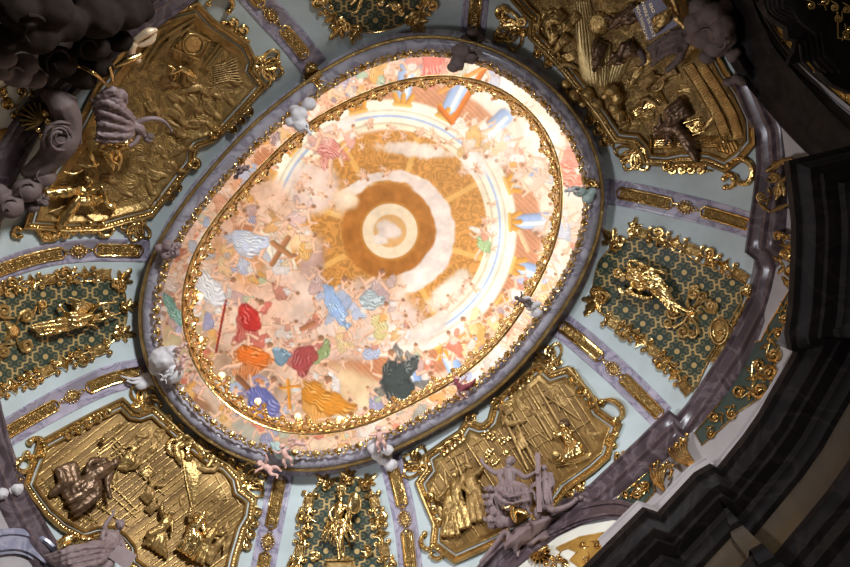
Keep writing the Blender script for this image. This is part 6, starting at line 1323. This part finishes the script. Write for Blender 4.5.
# ---- crest of the upper right arch: clouds, drapery, inscribed tablet
t = thing('crest_cloud', 'great mauve brown cloud knot over the upper right arch', 'cloud', P(708, 35, 16), 'dark stucco clouds of the crest'); b = MB(); H = 30
heap(b, [(698, 22, H, 14, 12), (712, 14, H, 14, 11), (722, 28, H+2, 12, 13), (706, 38, H+4, 14, 12), (696, 36, H, 10), (718, 46, H, 13, 11), (728, 40, H-4, 9), (708, 56, H-6, 9, 8), (734, 55, H-8, 6, 8, .6), (724, 8, H-6, 9), (700, 6, H-4, 11), (740, 80, H-12, 9, 5, .4), (730, 82, H-12, 7, 5)], lump=.16); o = b.build('lobes', B_, t, remesh=.022, relax=2)

one('swirl', None, B_, o, lambda b: swirl(b, 708, 36, H+6, 11, .6))
one('swirl', None, B_, o, lambda b: swirl(b, 697, 22, H+2, 10, 3))
one('swirl', None, B_, o, lambda b: swirl(b, 720, 44, H+2, 10, 1.6))
t = thing('stucco_figure', 'mauve brown stucco figure in loose folds beside the cloud knot, upper right', 'figure', P(670, 50, 14), 'mauve stucco figures'); b = MB(); H = 26
for k in range(6): b.chain([(690-k, 30+k*3.4, H+4, 3), (676-k*1.4, 32+k*4, H+8+(k % 2)*2, 3.2), (662-k*.6, 38+k*4.0, H+3, 2.4), (648+k, 48+k*2, H-3, 1.6)])
b.chain([(660, 44, H+4, 3.2), (655, 52, H+5, 3), (656, 60, H+4, 2.6), (652, 64, H+3, 1.6)]); b.chain([(640, 52, H, 3), (644, 60, H, 2.6), (640, 66, H, 1.4)]); b.chain([(684, 46, H+2, 4), (680, 58, H, 3.6), (668, 70, H-4, 2.4)]); b.ball(668, 26, H+2, 4.6); b.build('drapery', B_, t, remesh=.014, relax=1, wr=.03)
H = 30; t = thing('inscribed_tablet', 'violet tablet with rows of gold capital letters, top right crest', 'tablet', P(648, 20, 18))
tp = [(633, 9), (657, -6), (680, 24), (648, 41)]
b = MB(); n = len(tp); q0, q1, q3 = P(*tp[0], H+3), P(*tp[1], H+3), P(*tp[3], H+3); nq = (q1-q0).cross(q3-q0).normalized(); q2 = CAM+ray(*tp[2])*((q0-CAM).dot(nq)/ray(*tp[2]).dot(nq)); top_ = [q0, q1, q2, q3]; vs = [v+(v-CAM).normalized()*.07 for v in top_]+top_; b.add(vs, [tuple(range(n)), tuple(range(n, 2*n))]+[(i, (i+1) % n, n+(i+1) % n, n+i) for i in range(n)]); b.build('slab', M['tablet'], t, smooth=False)
for txt, x0, y0, x1, y1, hgt in (('INTASSVLVOR', 649, 39, 638.4, 5.0, 3.1), ('LVX VLTERN', 655.5, 36, 644, 1.5, 3.1), ('DEI', 655.5, 12, 651.5, 3.0, 3.1)):
    cu = bpy.data.curves.new('row', 'FONT'); cu.body = txt; cu.align_x = 'LEFT'; ob = bpy.data.objects.new('tmp', cu); C.objects.link(ob)
    dg = bpy.context.evaluated_depsgraph_get(); me_ = bpy.data.meshes.new_from_object(ob.evaluated_get(dg)); bpy.data.objects.remove(ob)
    wd = max(v.co.x for v in me_.vertices); Ln = math.hypot(x1-x0, y1-y0); a = math.atan2(y1-y0, x1-x0); L = loc(x0, y0, a)
    p0, p1, p2 = (P(*tp[i], H+3) for i in (0, 1, 3)); nn_ = (p1-p0).cross(p2-p0).normalized()
    onslab = lambda x, y: CAM+ray(x, y)*((p0-CAM).dot(nn_)/ray(x, y).dot(nn_)*.9988)
    b = MB(); b.add([onslab(*L(v.co.x/wd*Ln, -v.co.y/.7*hgt)[:2]) for v in me_.vertices], [tuple(p.vertices) for p in me_.polygons]); b.build('lettering', M['letter'], t, smooth=False)['kind'] = 'stuff'
t = thing('gilded_cluster', 'gilded winged cluster lying across the violet tablet', 'ornament', P(664, 22, 20)); b = MB(); H = 36
for k in range(8): b.chain([(672-k*.6, 8+k*1.5, H, 2.6), (664-k*.7, 12+k*2.2, H+3+(k % 2)*1.4, 2.6), (653+k*.5, 20+k*1.7, H, 1.3)])
b.chain([(672, -4, H, 2), (675, 4, H+2, 2.2), (678, 13, H, 1.4)]); b.chain([(676, 18, H, 3), (684, 26, H, 2.6)]); b.ball(657, 28, H+3, 3); b.build('feathers', M['goldd'], t, remesh=.012, relax=1, wr=.03)

# ---- frieze panels with acanthus, consoles
def frieze(label, poly, scr, at):
    t = thing('frieze_panel', label, 'frieze panel', P(*at, 1), 'dark green frieze panels'); b = MB(); b.pillow(poly, .8, .8, D=1, step=4, flatrim=True); b.build('ground', M['greenf'], t)
    one('rim', None, M['gold'], t, lambda b: b.pt([(x, y, 1.4) for x, y in poly], .9, 6, closed=True))
    for x, y, a, r, s in scr:
        r *= 1.3; b = MB(); scroll(b, x, y, a, r, s, r*.27, 3, 1.3); leaf(b, x-r*1.2*math.cos(a), y-r*1.2*math.sin(a), a-.7*s, r*1.7, r*.42, 3.6); leaf(b, x, y, a+.9*s, r*1.3, r*.36, 3.6); leaf(b, x-r*1.6*math.cos(a), y-r*1.6*math.sin(a), a+1.0*s, r*1.2, r*.34, 3); b.build('acanthus_scroll', M['gold'], t)
frieze('long dark green frieze panel with gilt acanthus scrolls, right of trellis panel', [(792, 286), (780, 306), (769, 325), (761, 341), (753, 342), (748, 348), (748, 357), (741, 362), (735, 369), (734, 379), (718, 405), (695, 433), (702, 445), (722, 428), (738, 412), (754, 402), (770, 388), (775, 365), (779, 347), (784, 325), (792, 306)],
       [(786, 303, -1.3, 4, 1), (780, 316, 2.0, 4, -1), (773, 331, -1.0, 5, 1), (767, 352, 1.9, 6, -1), (764, 368, -.8, 6, 1), (753, 385, 2.2, 7, -1), (744, 396, 2.4, 5, 1), (728, 411, 2.3, 4, -1), (718, 420, 2.3, 4, 1), (708, 431, 2.3, 3.4, -1), (752, 366, -1.6, 5, 1)], (750, 375))
frieze('small dark green frieze panel with gilt leaf above lower right arch', [(616, 499), (651, 470), (655, 492), (642, 506), (630, 504)], [(641, 483, -.8, 4, 1), (634, 490, 2.4, 4, -1), (645, 492, 1.8, 3.4, 1), (628, 497, 2.4, 3, 1)], (638, 490))
def console(label, stems, at, cat='console', m='gold', lift=0):
    t = thing('acanthus_console', label, cat, P(*at, 6), 'gilt acanthus consoles'); b = MB()
    for pts, r in stems: b.pt([(x, y, h+lift) for x, y, h in pts], [r*.7, r*1.2, r*1.05, r*.6], 7, sm=5); b.ball(pts[-1][0], pts[-1][1], pts[-1][2]+.5+lift, r*1.5, nu=9, nv=6, lump=.3)
    b.build('leaf_bundle', M[m], t)
console('gilt acanthus console pair on the frieze above the dark lower cornice', [([(665, 492, 8), (656+k*1.2, 484-k, 11+k % 2), (651+k*3.0, 474-k*1.2, 13), (650+k*4.4, 461+k*.3+3*(k % 2), 9)], 1.5) for k in range(6)]+[([(702-k*1.5, 472-k*.4, 8), (693-k*.8, 462+k*.6, 12+k % 2), (686-k*2.2, 449+k*1.4, 13), (687-k*3.4, 435+k*2.0+3*(k % 2), 9)], 1.7) for k in range(7)]+[([(668, 480, 11), (672, 472, 13), (668, 466, 12), (664, 470, 11)], 1.4)], (680, 468))
def console2(label, scr, lvs, at, lift, m):
    t = thing('acanthus_console', label, 'console', P(*at, lift), 'gilt acanthus consoles'); sf = lambda x, y, h=0.0: P(x, y, h+lift)
    for x, y, a, r, s in scr: one('acanthus_scroll', None, M[m], t, lambda b: (scroll(b, x, y, a, r, s, r*.3, 3, 1.3, sf), leaf(b, x-r*math.cos(a), y-r*math.sin(a), a-.8*s, r*1.8, r*.5, 4, sf), leaf(b, x, y, a+1.0*s, r*1.4, r*.42, 4, sf)))
    for x, y, a, l, w in lvs: one('acanthus_leaf', None, M[m], t, lambda b: leaf(b, x, y, a, l, w, 4, sf))
console2('gilt acanthus console beside the black entablature block, right', [(783, 236, -1.6, 5, -1), (780, 256, -1.8, 6, 1), (785, 272, 1.4, 6, -1), (788, 246, -1.2, 4, 1)], [(792, 290, -2.2, 18, 4), (794, 286, -1.8, 20, 4), (792, 262, -2.4, 16, 3.6), (792, 250, -2.7, 15, 3.4), (793, 240, -2.6, 14, 3)], (786, 262), 14, 'gold')
console2('dark gilt scroll console overlapping the moulding, upper right of trellis panel', [(764, 201, 2.6, 5, 1), (773, 190, -1.2, 5, 1), (780, 178, -1.6, 5, -1), (770, 178, -2.0, 4, 1)], [(758, 202, .7, 18, 3), (770, 212, -.4, 22, 3), (766, 172, -.6, 24, 5), (772, 165, -.3, 24, 4), (776, 200, -1.4, 20, 4), (784, 196, -1.7, 16, 3.4)], (775, 190), 28, 'goldd')
# ------------------------------------------------------------------ light
def area(name, loc, target, size, sy, power, col, spread=180):
    l = bpy.data.lights.new(name, 'AREA'); l.shape = 'RECTANGLE'; l.size = size; l.size_y = sy; l.energy = power; l.color = col; l.spread = math.radians(spread)
    o = bpy.data.objects.new(name, l); C.objects.link(o); o.location = loc
    o.rotation_euler = (Vector(target)-Vector(loc)).to_track_quat('-Z', 'Y').to_euler(); return o
for i in range(12):                        # area lamps for assumed windows hidden in the drum, no openings built
    t = 2*pi*(i+.5)/12
    px, py = X0+rRING(t)*1.22*math.cos(t), Y0+rRING(t)*1.22*math.sin(t)
    p = Q(px, py, HR); p.z = CAM.z+15.2
    c = Q(X0, Y0, HR); c.z = CAM.z+18.0
    w = .5+.5*math.cos(t+.55)              # assumed brighter side of the drum
    tg = p.lerp(c, .55); tg.z = CAM.z+18.0
    area('assumed_drum_light', p, tg, 1.6, .8, 25+46*w, (1, .96, .90))
area('added_nave_light', (2.6, -7.4, 8.6), (-3.2, 4.0, 13.2), 1.5, 2.2, 1000, (.90, .95, 1), 95)  # added lamp out of view, lights the lower left; window only assumed, not built
area('added_nave_light', (-8.6, 3.6, 8.2), (4.2, 3.0, 12.4), 1.6, 2.4, 300, (.90, .92, 1), 100)  # second added lamp from the left, towards the right side; no window modelled
w = bpy.data.worlds.new('World'); bpy.context.scene.world = w; w.use_nodes = True
w.node_tree.nodes['Background'].inputs[0].default_value = (1, .86, .68, 1)
w.node_tree.nodes['Background'].inputs[1].default_value = .08
sc = bpy.context.scene
sc.view_settings.view_transform = 'Standard'; sc.view_settings.look = 'None'; sc.view_settings.gamma = 1.0
sc.view_settings.use_curve_mapping = False; sc.view_settings.exposure = 0.0
sc.cycles.max_bounces = 6; sc.cycles.diffuse_bounces = 3; sc.cycles.glossy_bounces = 3
sc.cycles.use_denoising = True
